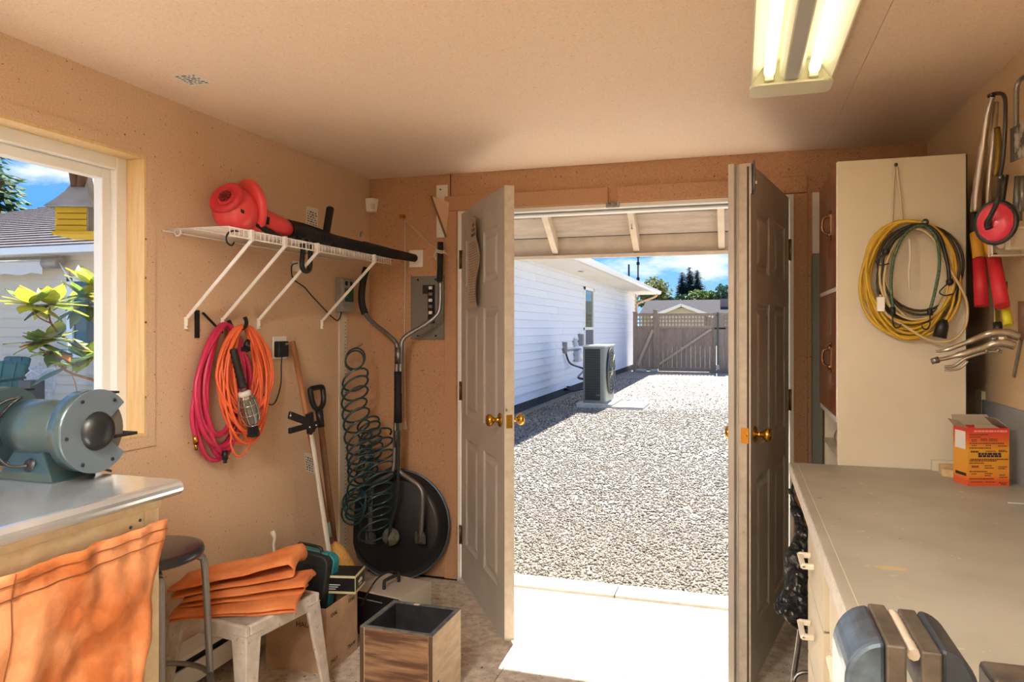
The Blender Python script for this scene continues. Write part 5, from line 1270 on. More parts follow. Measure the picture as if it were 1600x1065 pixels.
MB().tube(spline([at(566, 538, Y=3.69), at(561, 541, Y=3.56), GH(556, 543, 3.46)], 4), .003, 6).build('hose_end', GRH, gh)
# ------------------------------------------------------------------ right side: counter, cabinets
CX0, CY1, CZ = .174, 2.775, .92
CREAM2 = mat('cream_laminate', 'd9cfb4', .5, col2='cfc4a7', scale=6, speck=('a89a78', 14, .74))
ct = thing('countertop', 'long worn grey-green workbench counter along the right wall', 'countertop', (.5, 1.2, CZ))
CTM = mat('worn_counter', 'aaa698', .5, col2='9b9687', scale=5, detail=8, speck=('b6b1a2', 34, .70), speck2=('6f6753', 40, .745), bump=.06, bscale=40)
MB().bx(CX0, XR-.002, -.6, CY1, CZ-.034, CZ).build('top_slab', CTM, ct, bevel=.002)
MB().bx(CX0-.004, CX0, -.6, CY1, CZ-.036, CZ-.001).build('edge_band', mat('chipped_white_edge', 'dcd8cd', .6, col2='c9c4b6', scale=30, speck=('8a8474', 40, .68)), ct)
MB().bx(CX0+.022, CX0+.0235, -.6, CY1-.05, CZ, CZ+.0004).build('scribe_line', mat('pale_line', 'd4cba8', .6), ct)
sp_ = MB(); random.seed(21)
for _ in range(12):
    x, y, r = rr(.25, .8), rr(.9, 2.6), rr(.002, .007); sp_.prism([(x+r*rr(.6, 1.3)*math.cos(a), y+r*rr(.6, 1.3)*math.sin(a)) for a in [2*PI*q/7 for q in range(7)]], CZ, CZ+.0006)
sp_.build('paint_spots', mat('paint_drips', 'c2bba8', .6), ct)
st3 = MB(); c_ = at(1393, 887, Z=CZ)
st3.prism([(c_.x+.03*rr(.7, 1.2)*math.cos(a), c_.y+.012*rr(.7, 1.2)*math.sin(a)) for a in [2*PI*q/12 for q in range(12)]], CZ, CZ+.0005).build('stain', mat('yellow_stain', 'c4ad80', .6), ct)
MB().prism([(-.02, -.003), (.02, -.002), (.018, .003), (-.018, .004)], 0, .001, Matrix.Translation(at(1587, 786, Z=CZ))).build('chip', VINYL, ct)
# backsplash on the right wall
bk0 = at(1541, 640, X=XR).y
MB().bx(XR-.014, XR-.001, -.6, bk0, CZ, 1.148).build('backsplash', mat('grey_panel', '9b9d9e', .5, col2='8f9192', scale=8), label='grey sheet splashback on the right wall above the counter', cat='panel', bevel=.002)
b2 = at(1531, 640, X=XR).y
MB().bx(XR-.014, XR, bk0+.004, b2, CZ+.02, 1.175).build('edge_strip', mat('pale_strip', 'e3ddb9', .6, speck=('8f9a6e', 60, .68), col2='d6cfa8', scale=20), label='narrow pale strip at the end of the grey splashback', cat='strip', bevel=.001)
MB().bx(b2*0+.62, XR-.014, CY1-.02, CY1+.002, CZ, CZ+.035).build('rear_batten', CREAM2, ct)

def dhandle(parent, y, z, m=VINYL, x=CX0+.012, l=.10, vert=False):
    d = Vector((0, 0, 1)) if vert else Vector((0, 1, 0)); o = Vector((x, y, z)); n = Vector((-1, 0, 0))
    pts = [o-d*l/2, o-d*l/2+n*.028, o+d*l/2+n*.028, o+d*l/2]
    b = MB(); b.bar(pts[0], pts[1]+n*.004, .014, .014).bar(pts[1]-d*.007, pts[2]+d*.007, .014, .010).bar(pts[3], pts[2]+n*.004, .014, .014)
    return b.build('handle', mat('ivory_plastic', 'e6dcc6', .4), parent, bevel=.003)
def base_unit(label, y0, y1, fronts):
    u = thing('base_cabinet', label, 'cabinet', (.5, (y0+y1)/2, 0), group='cabinets under the counter')
    MB().bx(.21, XR-.01, y0+.001, y1-.001, .08, CZ-.035).build('carcass', CREAM2, u)
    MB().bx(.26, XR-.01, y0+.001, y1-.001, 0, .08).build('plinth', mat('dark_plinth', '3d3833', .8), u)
    for (nm, a, b, z0, z1, hz) in fronts:
        f = MB().bx(.188, .209, a, b, z0, z1).build(nm, CREAM2, u, bevel=.002)
        dhandle(f, (a+b)/2+(.06 if nm == 'drawer' else .0), hz, x=.188)
    return u
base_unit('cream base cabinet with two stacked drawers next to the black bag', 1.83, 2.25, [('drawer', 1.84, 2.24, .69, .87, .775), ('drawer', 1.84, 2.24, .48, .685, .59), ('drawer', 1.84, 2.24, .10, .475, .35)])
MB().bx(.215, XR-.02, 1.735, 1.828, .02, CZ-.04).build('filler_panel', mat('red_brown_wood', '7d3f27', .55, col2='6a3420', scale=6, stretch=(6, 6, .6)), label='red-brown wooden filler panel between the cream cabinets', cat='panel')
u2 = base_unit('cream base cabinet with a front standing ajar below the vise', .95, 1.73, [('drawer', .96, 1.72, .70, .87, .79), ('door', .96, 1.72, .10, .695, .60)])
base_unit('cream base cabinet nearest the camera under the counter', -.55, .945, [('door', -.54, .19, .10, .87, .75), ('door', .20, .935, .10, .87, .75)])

# black bag hung on the counter end, rod leaning below
bag = thing('black_bag', 'crumpled black plastic bag hanging at the far end of the counter', 'bag', (.10, 2.5, .35))
prof = [(1232, 1241, 763, 2.74), (1233, 1246, 785, 2.72), (1240, 1256, 810, 2.66), (1243, 1262, 835, 2.6), (1232, 1263, 862, 2.55), (1227, 1263, 895, 2.5), (1224, 1264, 925, 2.46), (1210, 1264, 945, 2.42), (1222, 1264, 965, 2.42), (1248, 1262, 980, 2.42)]
m = MB(); n = 14; vs = []
cl = [(Vector(at(a, y, Y=Y)), Vector(at(b, y, Y=Y))) for a, b, y, Y in prof]
fine = []
for k_ in range(2):
    fine.append(spline([c[k_] for c in cl], 4))
rows = len(fine[0])
for i in range(rows):
    a, b = fine[0][i], fine[1][i]; c = (a+b)/2; hw_ = (b-a).length/2
    for q in range(n):
        an_ = 2*PI*q/n; w_ = 1+.55*mnoise.noise((q*1.9, i*.45, 3.3))
        vs.append(c+(b-a)/2*math.cos(an_)*(1 if abs(math.cos(an_)) > .9 else w_)+Vector((0, 1, 0))*hw_*.8*math.sin(an_)*w_+Vector((0, 0, .006*mnoise.noise((q*2.2, i*.9, 8)))))
m.add(vs, [(i*n+q, i*n+(q+1) % n, (i+1)*n+(q+1) % n, (i+1)*n+q) for i in range(rows-1) for q in range(n)])
m.add([vs[q] for q in range(n)], [tuple(range(n))]).add([vs[(rows-1)*n+q] for q in range(n)], [tuple(range(n-1, -1, -1))])
bo = m.build('sack', mat('bin_liner', '17171a', .28, bump=.6, bscale=25, bdist=.01), bag)
md = bo.modifiers.new('sub', 'SUBSURF'); md.levels = 2; md.render_levels = 2
tx_ = bpy.data.textures.new('crumple', 'CLOUDS'); tx_.noise_scale = .035
md = bo.modifiers.new('crumple', 'DISPLACE'); md.texture = tx_; md.strength = .028; md.mid_level = .5; md.texture_coords = 'LOCAL'
MB().cyl(at(1240, 752, Y=2.73), at(1236, 770, Y=2.73), .004, 6).build('tie', BLACKM, bag)
rd = thing('metal_rod', 'bent steel rod leaning under the black bag by the door', 'rod', at(1240, 1062, Z=.0))
MB().tube(spline([at(1251, 978, Y=2.45), at(1247, 1010, Y=2.47), at(1241, 1050, Y=2.49), at(1239, 1075, Y=2.50)], 5), .0085, 10).build('rod', STEEL, rd)
hc = at(1262, 1068, Y=2.42); MB().tube([hc+Vector((.04*math.cos(a), .012*math.sin(a), .03*math.sin(a))) for a in [PI*q/14 for q in range(15)]], .006, 8).build('ring', STEEL, rd)

# ------------------------------------------------------------------ tall cabinet
KX0, KX1, KY0, KY1, KZ = .326, .727, 2.785, 3.35, 1.985
tk_ = thing('tall_cabinet', 'tall cabinet with cream side and brown wooden doors by the doorway', 'cabinet', ((KX0+KX1)/2, (KY0+KY1)/2, 0))
CRS = mat('cream_board', 'd8cfb8', .5, col2='d0c6ad', scale=3, speck=('a08c60', 10, .76))
MB().bx(KX0+.004, KX1, KY0, KY0+.018, 0, KZ).build('side_panel', CRS, tk_, bevel=.001)
MB().bx(KX0+.02, KX1, KY1-.018, KY1, 0, KZ).build('side_panel', CRS, tk_, bevel=.001)
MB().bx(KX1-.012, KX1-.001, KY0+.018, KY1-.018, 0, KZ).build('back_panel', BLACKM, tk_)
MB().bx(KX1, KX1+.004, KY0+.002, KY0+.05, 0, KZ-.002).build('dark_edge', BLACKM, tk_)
for z in (.10, .55, .92, 1.065, 1.525, KZ-.018): MB().bx(KX0+.02, KX1-.012, KY0+.018, KY1-.018, z, z+.018).build('shelf_board', CRS, tk_)
BRW = mat('brown_wood', '96593a', .35, col2='7a4327', scale=4, detail=6, stretch=(5, 5, .5), coat=.3)
for (z0, z1, hz) in ((1.545, KZ-.003, 1.78), (1.085, 1.53, 1.29)):
    f = MB().bx(KX0-.0, KX0+.018, KY0+.006, KY1-.002, z0, z1).build('door', BRW, tk_, bevel=.003)
    hb_ = MB(); hy = KY0+.14; ANT = mat('antique_pull', '7a5a44', .3, 1)
    hb_.box((KX0-.003, hy, hz), (.005, .03, .075)); hb_.ball((KX0-.006, hy, hz+.035), .010, 10, 6).ball((KX0-.006, hy, hz-.035), .010, 10, 6)
    hb_.tube(spline([(KX0-.006, hy, hz+.032), (KX0-.026, hy, hz+.026), (KX0-.032, hy, hz), (KX0-.026, hy, hz-.026), (KX0-.006, hy, hz-.032)], 5), .005, 8)
    hb_.ball((KX0-.004, hy, hz+.05), .006, 8, 5).ball((KX0-.004, hy, hz-.05), .006, 8, 5)
    hb_.build('pull', ANT, f)
    MB().bx(KX0+.001, KX0+.017, KY0+.004, KY0+.0062, z0, z1).build('edging', WHITE, f)
MB().bx(KX0+.002, KX0+.016, KY0+.02, KY1-.02, 1.53, 1.545).build('white_rail', WHITE, tk_)
MB().bx(KX0+.002, KX0+.016, KY0+.02, KY1-.02, 1.066, 1.083).build('white_rail', WHITE, tk_)
MB().tube([(KX0+.06, KY0+.10, 1.0), (KX0+.06, KY0+.24, .985)], .04, 16).build('white_jar', VINYL, label='pale rounded item on the open cabinet shelf', cat='container')
# board strip and conduit on the wall by the right door
q0, q1 = wallB(1269, 301), wallB(1280.5, 396)
MB().bx(q0.x, q1.x+.02, YB-.012, YB, q1.z, q0.z).build('wall_batten', WHITE, label='short white batten screwed to the wall beside the right door', cat='batten', bevel=.002)
MB().bx(q0.x-.004, q1.x+.012, YB-.04, YB, .0, q1.z-.004).build('wall_conduit', mat('grey_green_conduit', '7c8072', .5), label='grey-green square conduit running down below the white batten', cat='conduit', bevel=.004)

# ------------------------------------------------------------------ yellow cord coil on the cabinet side
KY = KY0
def KS(px, py, o=.0): return at(px, py, Y=KY-o)
YEL = mat('yellow_cord', 'd2ac2e', .45, col2='bd9526', scale=20); BEI = mat('beige_cord', 'cbb887', .5); DKC = mat('dark_cord', '3a3021', .5)
hkp = KS(1440, 350, .0)
hk2 = MB().lathe([(0, .012), (.007, .011), (.009, 0)], 12, axis_z(hkp+Vector((0, -.004, 0)), (0, -1, 0))).cyl(hkp, hkp+Vector((0, -.05, .0)), .004, 8).lathe([(0, .008), (.011, .004), (.011, 0), (0, -.002)], 14, axis_z(hkp+Vector((0, -.05, 0)), (0, -1, 0)))
hk2.build('cord_hook', STEEL, label='round steel hook on the cabinet side holding the yellow cord', cat='hook')
yc = thing('yellow_extension_cord', 'thick coil of yellow extension cord hanging on the cabinet side', 'cord', (KS(1425, 530).x, KY-.02, KS(1425, 530).z))
def loops(mb, n, cpx, cpy, rx0, rx1, ry0, ry1, r, seed, d0, d1):
    rng = random.Random(seed); path = []
    for i in range(n):
        rx, ry = rng.uniform(rx0, rx1), rng.uniform(ry0, ry1); ox, oy = rng.uniform(-4, 4), 0; dd_ = rng.uniform(d0, d1); ph = rng.uniform(-.25, .25)
        for q in range(36):
            a = 2*PI*q/36
            px = cpx+ox+rx*math.sin(a+ph*math.sin(a)); py = cpy-ry*math.cos(a)+(ry1-ry)*-.9
            path.append(KS(px, py, .006+dd_+.006*mnoise.noise((q*.3, i*2.1, seed))))
    mb.tube(path, r, 7)
m = MB(); loops(m, 12, 1420, 438, 62, 80, 78, 94, .0052, 4, .0, .045); m.build('cable', YEL, yc)
m = MB(); loops(m, 4, 1436, 432, 56, 68, 66, 82, .0042, 12, .02, .05); m.build('dark_strand', DKC, yc)
m2 = MB().tube(spline([KS(1470, 400, .05), KS(1490, 430, .06), KS(1510, 470, .06), KS(1508, 510, .06), KS(1485, 532, .06), KS(1450, 530, .06), KS(1415, 510, .055), KS(1385, 490, .05), KS(1375, 460, .05)], 7), .0042, 7)
loops(m2, 3, 1432, 436, 50, 62, 70, 80, .0042, 31, .03, .05)
bc = m2.build('beige_flex', BEI, label='beige flex looped loosely over the yellow coil', cat='cord')
pl_ = KS(1471, 513, .06); MB().tube([pl_+Vector((.008, 0, .03)), pl_+Vector((.003, 0, .012)), pl_+Vector((-.006, 0, -.03))], [.010, .019, .021], 12).build('connector', BLACKP, yc)
pl2 = KS(1376, 475, .055); MB().box(pl2, (.024, .02, .05)).build('white_plug', VINYL, yc, bevel=.003)
GB = mat('green_bungee', '1f3a2c', .6, col2='5d7a5e', scale=160)
bg_ = thing('bungee_cord', 'green flecked bungee cord with hooks draped over the yellow coil', 'bungee', hkp, group='bungee cords on the coil')
bk_ = thing('bungee_cord', 'short thick black bungee cord hooked over the yellow coil', 'bungee', hkp, group='bungee cords on the coil')
MB().tube(spline([KS(1395, 482, .065), KS(1392, 440, .068), KS(1397, 400, .068), KS(1415, 365, .065), KS(1440, 352, .06), KS(1462, 370, .065), KS(1468, 410, .068), KS(1462, 450, .068), KS(1453, 485, .065)], 7), .005, 8).build('elastic_cord', GB, bg_)
MB().tube(spline([KS(1384, 392, .06), KS(1402, 370, .06), KS(1438, 351, .058), KS(1466, 366, .06), KS(1480, 410, .062), KS(1483, 438, .062)], 7), .006, 8).build('elastic_cord', BLACKP, bk_)
for (px, py, s) in ((1395, 485, 1), (1453, 487, -1)):
    c = KS(px, py, .066); MB().cyl(c+Vector((0, 0, .012)), c+Vector((0, 0, -.012)), .009, 10).tube(spline([c, c+Vector((0, 0, -.04)), c+Vector((.008*s, 0, -.058)), c+Vector((.02*s, 0, -.055)), c+Vector((.024*s, 0, -.045))], 4), .0022, 6).build('hook', BLACKP, bg_)
for (px, py) in ((1384, 393), (1484, 440)):
    c = KS(px, py, .062); MB().ball(c, .012, 10, 7).tube(spline([c, c+Vector((-.02, 0, -.02)), c+Vector((-.03, 0, -.035)), c+Vector((-.015, 0, -.045)), c+Vector((.01, 0, -.04))], 4), .0022, 6).build('hook', BLACKP, bk_)
tw = thing('twine_loop', 'long pale twine loop hung from a nail on the cabinet side', 'twine', KS(1400, 380))
MB().tube(spline([KS(1399, 258, .02), KS(1395, 310, .012), KS(1394, 372, .012), KS(1394, 450, .03), KS(1396, 478, .03)], 6), .0028, 6).tube(spline([KS(1401, 258, .02), KS(1407, 310, .012), KS(1410, 345, .012)], 6), .0035, 6).build('twine', mat('pale_twine', 'd2c6a6', .8), tw)
MB().tube(spline([KS(1421, 372, .05), KS(1422, 400, .05), KS(1420, 430, .05), KS(1421, 452, .05)], 5), .0042, 7).build('twine_tail', ROPE, tw)
MB().cyl(KS(1400, 257), KS(1400, 257, .03), .003, 8).ball(KS(1400, 257, .03), .006, 10, 6).build('nail', DSTEEL, tw)

# ------------------------------------------------------------------ tools on the right wall
def RW(px, py, o): return at(px, py, X=XR-o)
lp = thing('lopper', 'bolt cutter style lopper with red grips hanging on the right wall', 'lopper', RW(1550, 490, .08))
BRT = mat('bright_steel', 'b8b2a8', .28, 1)
MB().tube(spline([RW(1551, 150, .07), RW(1543, 180, .075), RW(1536, 230, .08), RW(1528, 290, .085), RW(1524, 330, .085)], 6), [.008]*4+[.010]*8+[.014]*8+[.016]*5, 10).build('arm', BRT, lp)
MB().tube(spline([RW(1556, 160, .05), RW(1552, 220, .06), RW(1545, 290, .065), RW(1545, 330, .07)], 6), .0085, 10).build('arm', BRT, lp)
MB().tube(spline([RW(1545, 150, .07), RW(1556, 146, .065), RW(1569, 150, .06), RW(1571, 180, .06), RW(1568, 240, .06), RW(1562, 280, .06)], 6), .006, 8).build('upper_loop', DSTEEL, lp)
MB().tube(spline([RW(1558, 200, .06), RW(1561, 230, .06), RW(1556, 275, .065)], 5), .009, 8).build('link', mat('dull_brass', '8a6f35', .45, .8), lp)
def grip(p0, p1, p2, p3):
    MB().tube([p0, p1], [.013, .0165], 12).build('ferrule', BLACKP, lp)
    MB().tube([p1, p2], .0185, 14).build('yellow_grip', mat('amber_grip', 'd39a2e', .55), lp)
    MB().tube([p2, p3], [.0195, .021], 14).build('red_grip', mat('red_grip', 'c4202f', .5), lp)
grip(RW(1524, 332, .085), RW(1525, 365, .085), RW(1530, 404, .085), RW(1534, 478, .085))
grip(RW(1543, 332, .075), RW(1544, 366, .075), RW(1552, 400, .075), RW(1566, 478, .075))
MB().tube([RW(1553, 149, .0), RW(1549, 148, .08)], .003, 8).build('nail', DSTEEL, lp)
em = thing('ear_muffs', 'pink-red ear defenders with black headband on the right wall', 'ear muffs', RW(1555, 370, .1))
ec = RW(1555, 347, .13); M = axis_z(ec, (-.55, -.85, .05))
MB().ball((0, 0, 0), (.047, .056, .022), 22, 12, M).build('ear_cup', mat('pink_red_plastic', 'd8334f', .3, coat=.4), em)
MB().tube([M @ Vector((.049*math.cos(a), .058*math.sin(a), -.008)) for a in [2*PI*q/26 for q in range(26)]], .008, 8, closed=True).build('cushion', BLACKP, em)
MB().tube(spline([ec+Vector((-.022, -.022, -.02)), ec+Vector((-.024, -.024, .0)), RW(1560, 310, .15), RW(1562, 280, .11)], 5), [.010]*6+[.007]*10, 8).build('headband_arm', BLACKP, em)
MB().bar(RW(1566, 275, .10), RW(1557, 325, .12), .018, .007, (1, 0, 0)).bar(RW(1573, 275, .07), RW(1566, 322, .09), .018, .007, (1, 0, 0)).build('headband', BLACKP, em)
MB().cyl(RW(1575, 278, 0), RW(1562, 277, .12), .003, 8).build('nail', STEEL, em)
# white plastic holder
wh = thing('plastic_holder', 'ivory plastic tool holder with two pockets on the right wall', 'holder', RW(1580, 400, .05))
IV = mat('ivory_plastic', 'e6dcc6', .4)
def tray(px0, px1, py0, py1, Y_):
    a, b = at(px0, py0, Y=Y_), at(px1, py1, Y=Y_); m = MB(); t = .006
    x0, x1, z0, z1 = a.x, b.x, b.z, a.z
    m.bx(x0, x1, Y_+.03, Y_+.036, z0, z1).bx(x0, x1, Y_, Y_+.03, z0, z0+t).bx(x0, x1, Y_, Y_+.03, z1-t, z1).bx(x0, x0+t, Y_, Y_+.03, z0+t, z1-t).bx(x1-t, x1, Y_, Y_+.03, z0+t, z1-t)
    return m.build('pocket', IV, wh, bevel=.003)
tray(1549, 1604, 366, 399, 2.56); tray(1577, 1640, 354, 387, 2.47)
kb = at(1562, 383, Y=2.58); MB().cyl(kb, kb+Vector((0, -.012, 0)), .011, 12).build('knob', IV, wh, bevel=.001)
# locking pliers held on a peg
lk = thing('locking_pliers', 'steel locking pliers resting on a wall peg with jaws outward', 'pliers', RW(1560, 575, .1))
PY = 2.47
def LP(px, py, o=0): return at(px, py, Y=PY-o)
NICK = mat('nickel', 'cbc6bb', .3, 1, col2='aaa499', scale=40)
MB().tube(spline([LP(1462, 549), LP(1480, 546), LP(1515, 533), LP(1545, 521), LP(1572, 520), LP(1592, 526)], 6), [.004]*6+[.007]*6+[.009]*6+[.012]*6+[.013]*7, 10).build('upper_handle', NICK, lk)
MB().tube(spline([LP(1464, 562, .01), LP(1485, 558, .01), LP(1530, 545, .01), LP(1560, 535, .01), LP(1585, 540, .01)], 6), [.006]*8+[.010]*8+[.013]*9, 10).build('lower_handle', NICK, lk)
MB().tube(spline([LP(1476, 573, .012), LP(1492, 571, .012), LP(1508, 560, .012), LP(1540, 550, .012), LP(1565, 549, .012)], 6), .0045, 8).tube(spline([LP(1476, 578, .02), LP(1498, 576, .02), LP(1512, 564, .02)], 5), .0035, 8).build('release_lever', NICK, lk)
MB().lathe([(0, .010), (.009, .010), (.010, -.010), (0, -.010)], 12, axis_z(LP(1461, 563, .01), LP(1461, 563)-LP(1485, 557))).build('adjusting_screw', STEEL, lk)
rv2 = MB()
for (px, py) in ((1550, 529), (1539, 548), (1557, 547)): rv2.lathe([(0, .018), (.005, .018), (.006, .008)], 10, axis_z(LP(px, py, .0), (0, -1, 0)))
rv2.build('rivet', STEEL, lk)
MB().bar(RW(1600, 527, .0), LP(1564, 528, .02), .014, .008).build('wall_peg', IV, label='ivory plastic wall peg carrying the locking pliers', cat='peg', bevel=.002)
# screwdriver behind the red grips: steel and yellow handle
sdv = thing('screwdriver', 'screwdriver with yellow and chrome handle below the red grips', 'screwdriver', RW(1565, 520, .05))
MB().tube([RW(1571, 478, .05), RW(1576, 508, .05)], [.012, .014], 6).build('yellow_handle', mat('yellow_plastic', 'd9cf2e', .35), sdv)
MB().bar(RW(1557, 480, .06), RW(1558, 506, .06), .012, .012).build('chrome_shank', mat('chrome', 'd0d0ce', .12, 1), sdv)
MB().tube([RW(1558, 504, .06), RW(1560, 520, .06)], .013, 10).build('black_ferrule', BLACKP, sdv)
MB().cyl(RW(1572, 440, .05), RW(1572, 480, .05), .004, 8).build('blade', BLACKM, sdv)
fl_ = thing('wood_chisel', 'steel chisel hanging under the wall peg beside the pliers', 'chisel', RW(1588, 575, .03))
MB().bar(RW(1596, 530, .04), RW(1584, 588, .04), .016, .006, (1, 0, 0)).build('blade', STEEL, fl_, bevel=.001)
MB().tube([RW(1599, 470, .04), RW(1597, 530, .04)], [.013, .010], 10).build('handle', WOODD, fl_)
# old hand saw / trowel at the frame edge
tr_ = thing('scraper_tool', 'bent steel tube tool with a paint-worn plate at the right edge', 'scraper', RW(1590, 300, .05))
MB().tube(spline([RW(1605, 118, .05), RW(1596, 123, .05), RW(1589, 135, .055), RW(1588, 165, .055), RW(1588, 205, .055)], 6), .007, 10).build('tube_handle', STEEL, tr_)
MB().bx(-.03, .06, -.004, .0, -.10, 0, frame_at(RW(1588, 197, .06), (0.1, -.99, 0), (.99, .1, 0), (0, 0, 1))).build('plate', mat('worn_plate', '5b5650', .5, .6, col2='c9c5bb', scale=18, lo=.5, hi=.6), tr_)
MB().tube([RW(1590, 275, .05), RW(1589, 345, .05)], [.008, .014], 10).tube([RW(1597, 275, .05), RW(1597, 330, .05)], .008, 10).build('lower_tines', STEEL, tr_)
MB().tube(spline([RW(1554, 100, .02), RW(1556, 110, .02), RW(1563, 121, .015), RW(1576, 130, .01), RW(1583, 134, .0)], 5), .001, 5).build('loose_string', ROPE, label='thin stray string at the top of the right wall', cat='string')

# ------------------------------------------------------------------ orange carton and blocks on the counter
ob = thing('orange_carton', 'open orange printed carton standing on the counter by the wall', 'carton', (0, 0, CZ))
f0, f1 = at(1513, 759, Z=CZ), at(1577, 759, Z=CZ); s0_ = at(1501, 752, Z=CZ)
ob.location = f0; WM[ob.name] = Matrix.Translation(f0)
fx_ = (f1-f0); ww = fx_.length; fx_.normalize(); fy_ = Vector((-fx_.y, fx_.x, 0)); dpt = .075; ht = .176
Mo = frame_at(f0, fx_, fy_, (0, 0, 1))
def ormat():
    m = bpy.data.materials.new('orange_print_card'); m.use_nodes = True; nt = m.node_tree; b = nt.nodes['Principled BSDF']; N = nt.nodes.new; L = nt.links.new
    tc = N('ShaderNodeTexCoord'); sp = N('ShaderNodeSeparateXYZ'); L(tc.outputs['Object'], sp.inputs[0])
    mr = N('ShaderNodeMapRange'); mr.inputs[1].default_value = 0; mr.inputs[2].default_value = ht; L(sp.outputs[2], mr.inputs[0])
    r = N('ShaderNodeValToRGB'); L(mr.outputs[0], r.inputs[0]); e = r.color_ramp.elements
    e[0].position = .08; e[0].color = rgba('d9572c'); e[1].position = .97; e[1].color = rgba('cf3a30')
    for p, c in ((.2, 'e0932f'), (.62, 'dfa031'), (.8, 'd9602c')): e.new(p).color = rgba(c)
    L(r.outputs[0], b.inputs['Base Color']); b.inputs['Roughness'].default_value = .45
    return m
ORP = ormat()
t = .0015
MB().bx(0, ww, 0, t, 0, ht, Mo).build('front_side', ORP, ob)
MB().bx(0, ww, dpt-t, dpt, 0, ht, Mo).build('back_side', ORP, ob)
MB().bx(0, t, t, dpt-t, 0, ht, Mo).build('end_side', ORP, ob)
MB().bx(ww-t, ww, t, dpt-t, 0, ht, Mo).build('end_side', mat('dark_red_card', '7a1f1f', .6), ob)
MB().bx(t, ww-t, t, dpt-t, 0, .002, Mo).build('base', CBX, ob)
INS = mat('grey_board_inside', 'a89c88', .8)
def flap(pts): MB().add([Mo @ Vector(p) for p in pts], [(0, 1, 2, 3)]).build('flap', INS, ob, solid=.0015)
flap([(0, t, ht), (0, dpt-t, ht), (-.024, dpt-.01, ht+.022), (-.024, .008, ht+.022)])
flap([(ww, t, ht), (ww, dpt-t, ht), (ww-.035, dpt-.01, ht+.028), (ww-.035, .008, ht+.028)])
flap([(.002, dpt, ht), (ww-.002, dpt, ht), (ww-.006, dpt+.02, ht+.03), (.006, dpt+.02, ht+.03)])
flap([(.02, 0, ht), (ww-.03, 0, ht), (ww-.035, .02, ht+.006), (.03, .02, ht+.008)])
pr_ = MB(); pb_ = MB(); random.seed(9)
def prl(mb, u0, u1, z, h): mb.bx(u0*ww, u1*ww, -.0008, -.0002, ht*z-h/2, ht*z+h/2, Mo)
for (u0, u1, z) in ((.03, .48, .885), (.03, .3, .845), (.08, .2, .80), (.3, .46, .81), (.5, .7, .81), (.08, .2, .775), (.3, .46, .785), (.5, .72, .78), (.03, .88, .735), (.08, .2, .70), (.42, .55, .70), (.72, .95, .69), (.03, .55, .655), (.06, .25, .60), (.06, .25, .585), (.42, .66, .60), (.74, .9, .615), (.74, .95, .595),
                    (.05, .97, .46), (.03, .7, .435), (.03, .38, .395), (.08, .25, .345), (.08, .26, .325), (.4, .56, .35), (.4, .62, .31), (.73, .95, .33), (.73, .9, .30), (.03, .45, .25), (.08, .2, .21), (.4, .6, .215), (.4, .55, .18), (.76, .9, .19), (.76, .95, .15), (.03, .62, .125), (.06, .35, .07), (.42, .65, .07), (.74, .95, .055), (.8, .92, .03)):
    x = u0
    while x < u1:
        l = rr(.02, .06); prl(pr_, x, min(x+l, u1), z, .0028 if u1-u0 < .3 else .0034); x += l+.012
pr_.build('fine_print', mat('brown_print', '6b3a16', .7), ob)
for (z, h) in ((.555, .0062), (.515, .0062)):
    x = .24
    while x < .78: l = rr(.05, .11); prl(pb_, x, min(x+l, .8), z, h); x += l+.018
pb_.build('bold_print', mat('navy_print', '2a2238', .7), ob)
tp2 = MB(); x = .14
while x < .9: l = rr(.05, .12); prl(tp2, x, x+l, .945, .006); x += l+.015
tp2.build('title_print', mat('pink_print', 'e79a86', .6), ob)
MB().bx(-.0008, -.0002, .014, dpt-.01, ht*.62, ht*.93, Mo).build('white_label', STK, ob)
MB().bx(-.0008, -.0002, .01, dpt-.012, ht*.16, ht*.21, Mo).build('barcode_block', BLACKM, ob)
WB = mat('pale_wood_block', 'cdb288', .65, col2='bb9d70', scale=8, stretch=(1, 6, 6))
c = at(1480, 738, Z=CZ); MB().box((c.x+.04, 2.70, CZ+.017), (.14, .03, .034)).build('wood_block', WB, bevel=.002, label='grey-edged wood offcut lying along the cabinet behind the carton', cat='block')
Mb = Matrix.Translation(at(1500, 747, Z=CZ)) @ Matrix.Rotation(math.radians(-38), 4, 'Z')
MB().bx(-.05, .05, -.012, .03, 0, .024, Mb).build('wood_block', WB, bevel=.002, label='small pale wood block lying against the orange carton', cat='block')

# ------------------------------------------------------------------ vise near the camera
VY0, VY1, VX = .70, .793, .147
vz0 = CZ; vzc = CZ+.105
vs_ = thing('bench_vise', 'blue-grey bench vise clamped at the near edge of the counter', 'vise', (VX, .75, CZ))
def vp(px, py): return at(px, py, Y=VY0)
VBL = mat('vise_blue', '5d6f80', .35, .5, col2='39444f', scale=14, lo=.45, hi=.6, coat=.3); VDK = mat('vise_dark', '20242b', .45, .4, col2='353a42', scale=12)
cL, cR = vp(1320, 1060).x, vp(1534, 1060).x; mid_ = vp(1426, 1010).x; ztop = vp(1420, 1008).z; jl, jr = vp(1384, 1008).x, vp(1471, 1008).x
def arch(x_in, x_out, sgn, m, name):
    R_ = abs(x_out-x_in); pts = [(x_in, CZ+.03)]
    for k_ in range(11):
        a = PI/2*(1-k_/10); pts.append((x_in+sgn*R_*math.cos(a), ztop-.040+.040*math.sin(a)))
    pts.append((x_out, CZ+.03))
    if sgn < 0: pts = pts[::-1]
    M_ = frame_at((0, VY1, 0), (1, 0, 0), (0, 0, 1), (0, -1, 0))
    return MB().prism(pts[::-1], 0, VY1-VY0, M_).build(name, m, vs_, bevel=.004)
arch(jl, cL, -1, VBL, 'moving_jaw'); arch(jr, cR, 1, VDK, 'fixed_jaw')
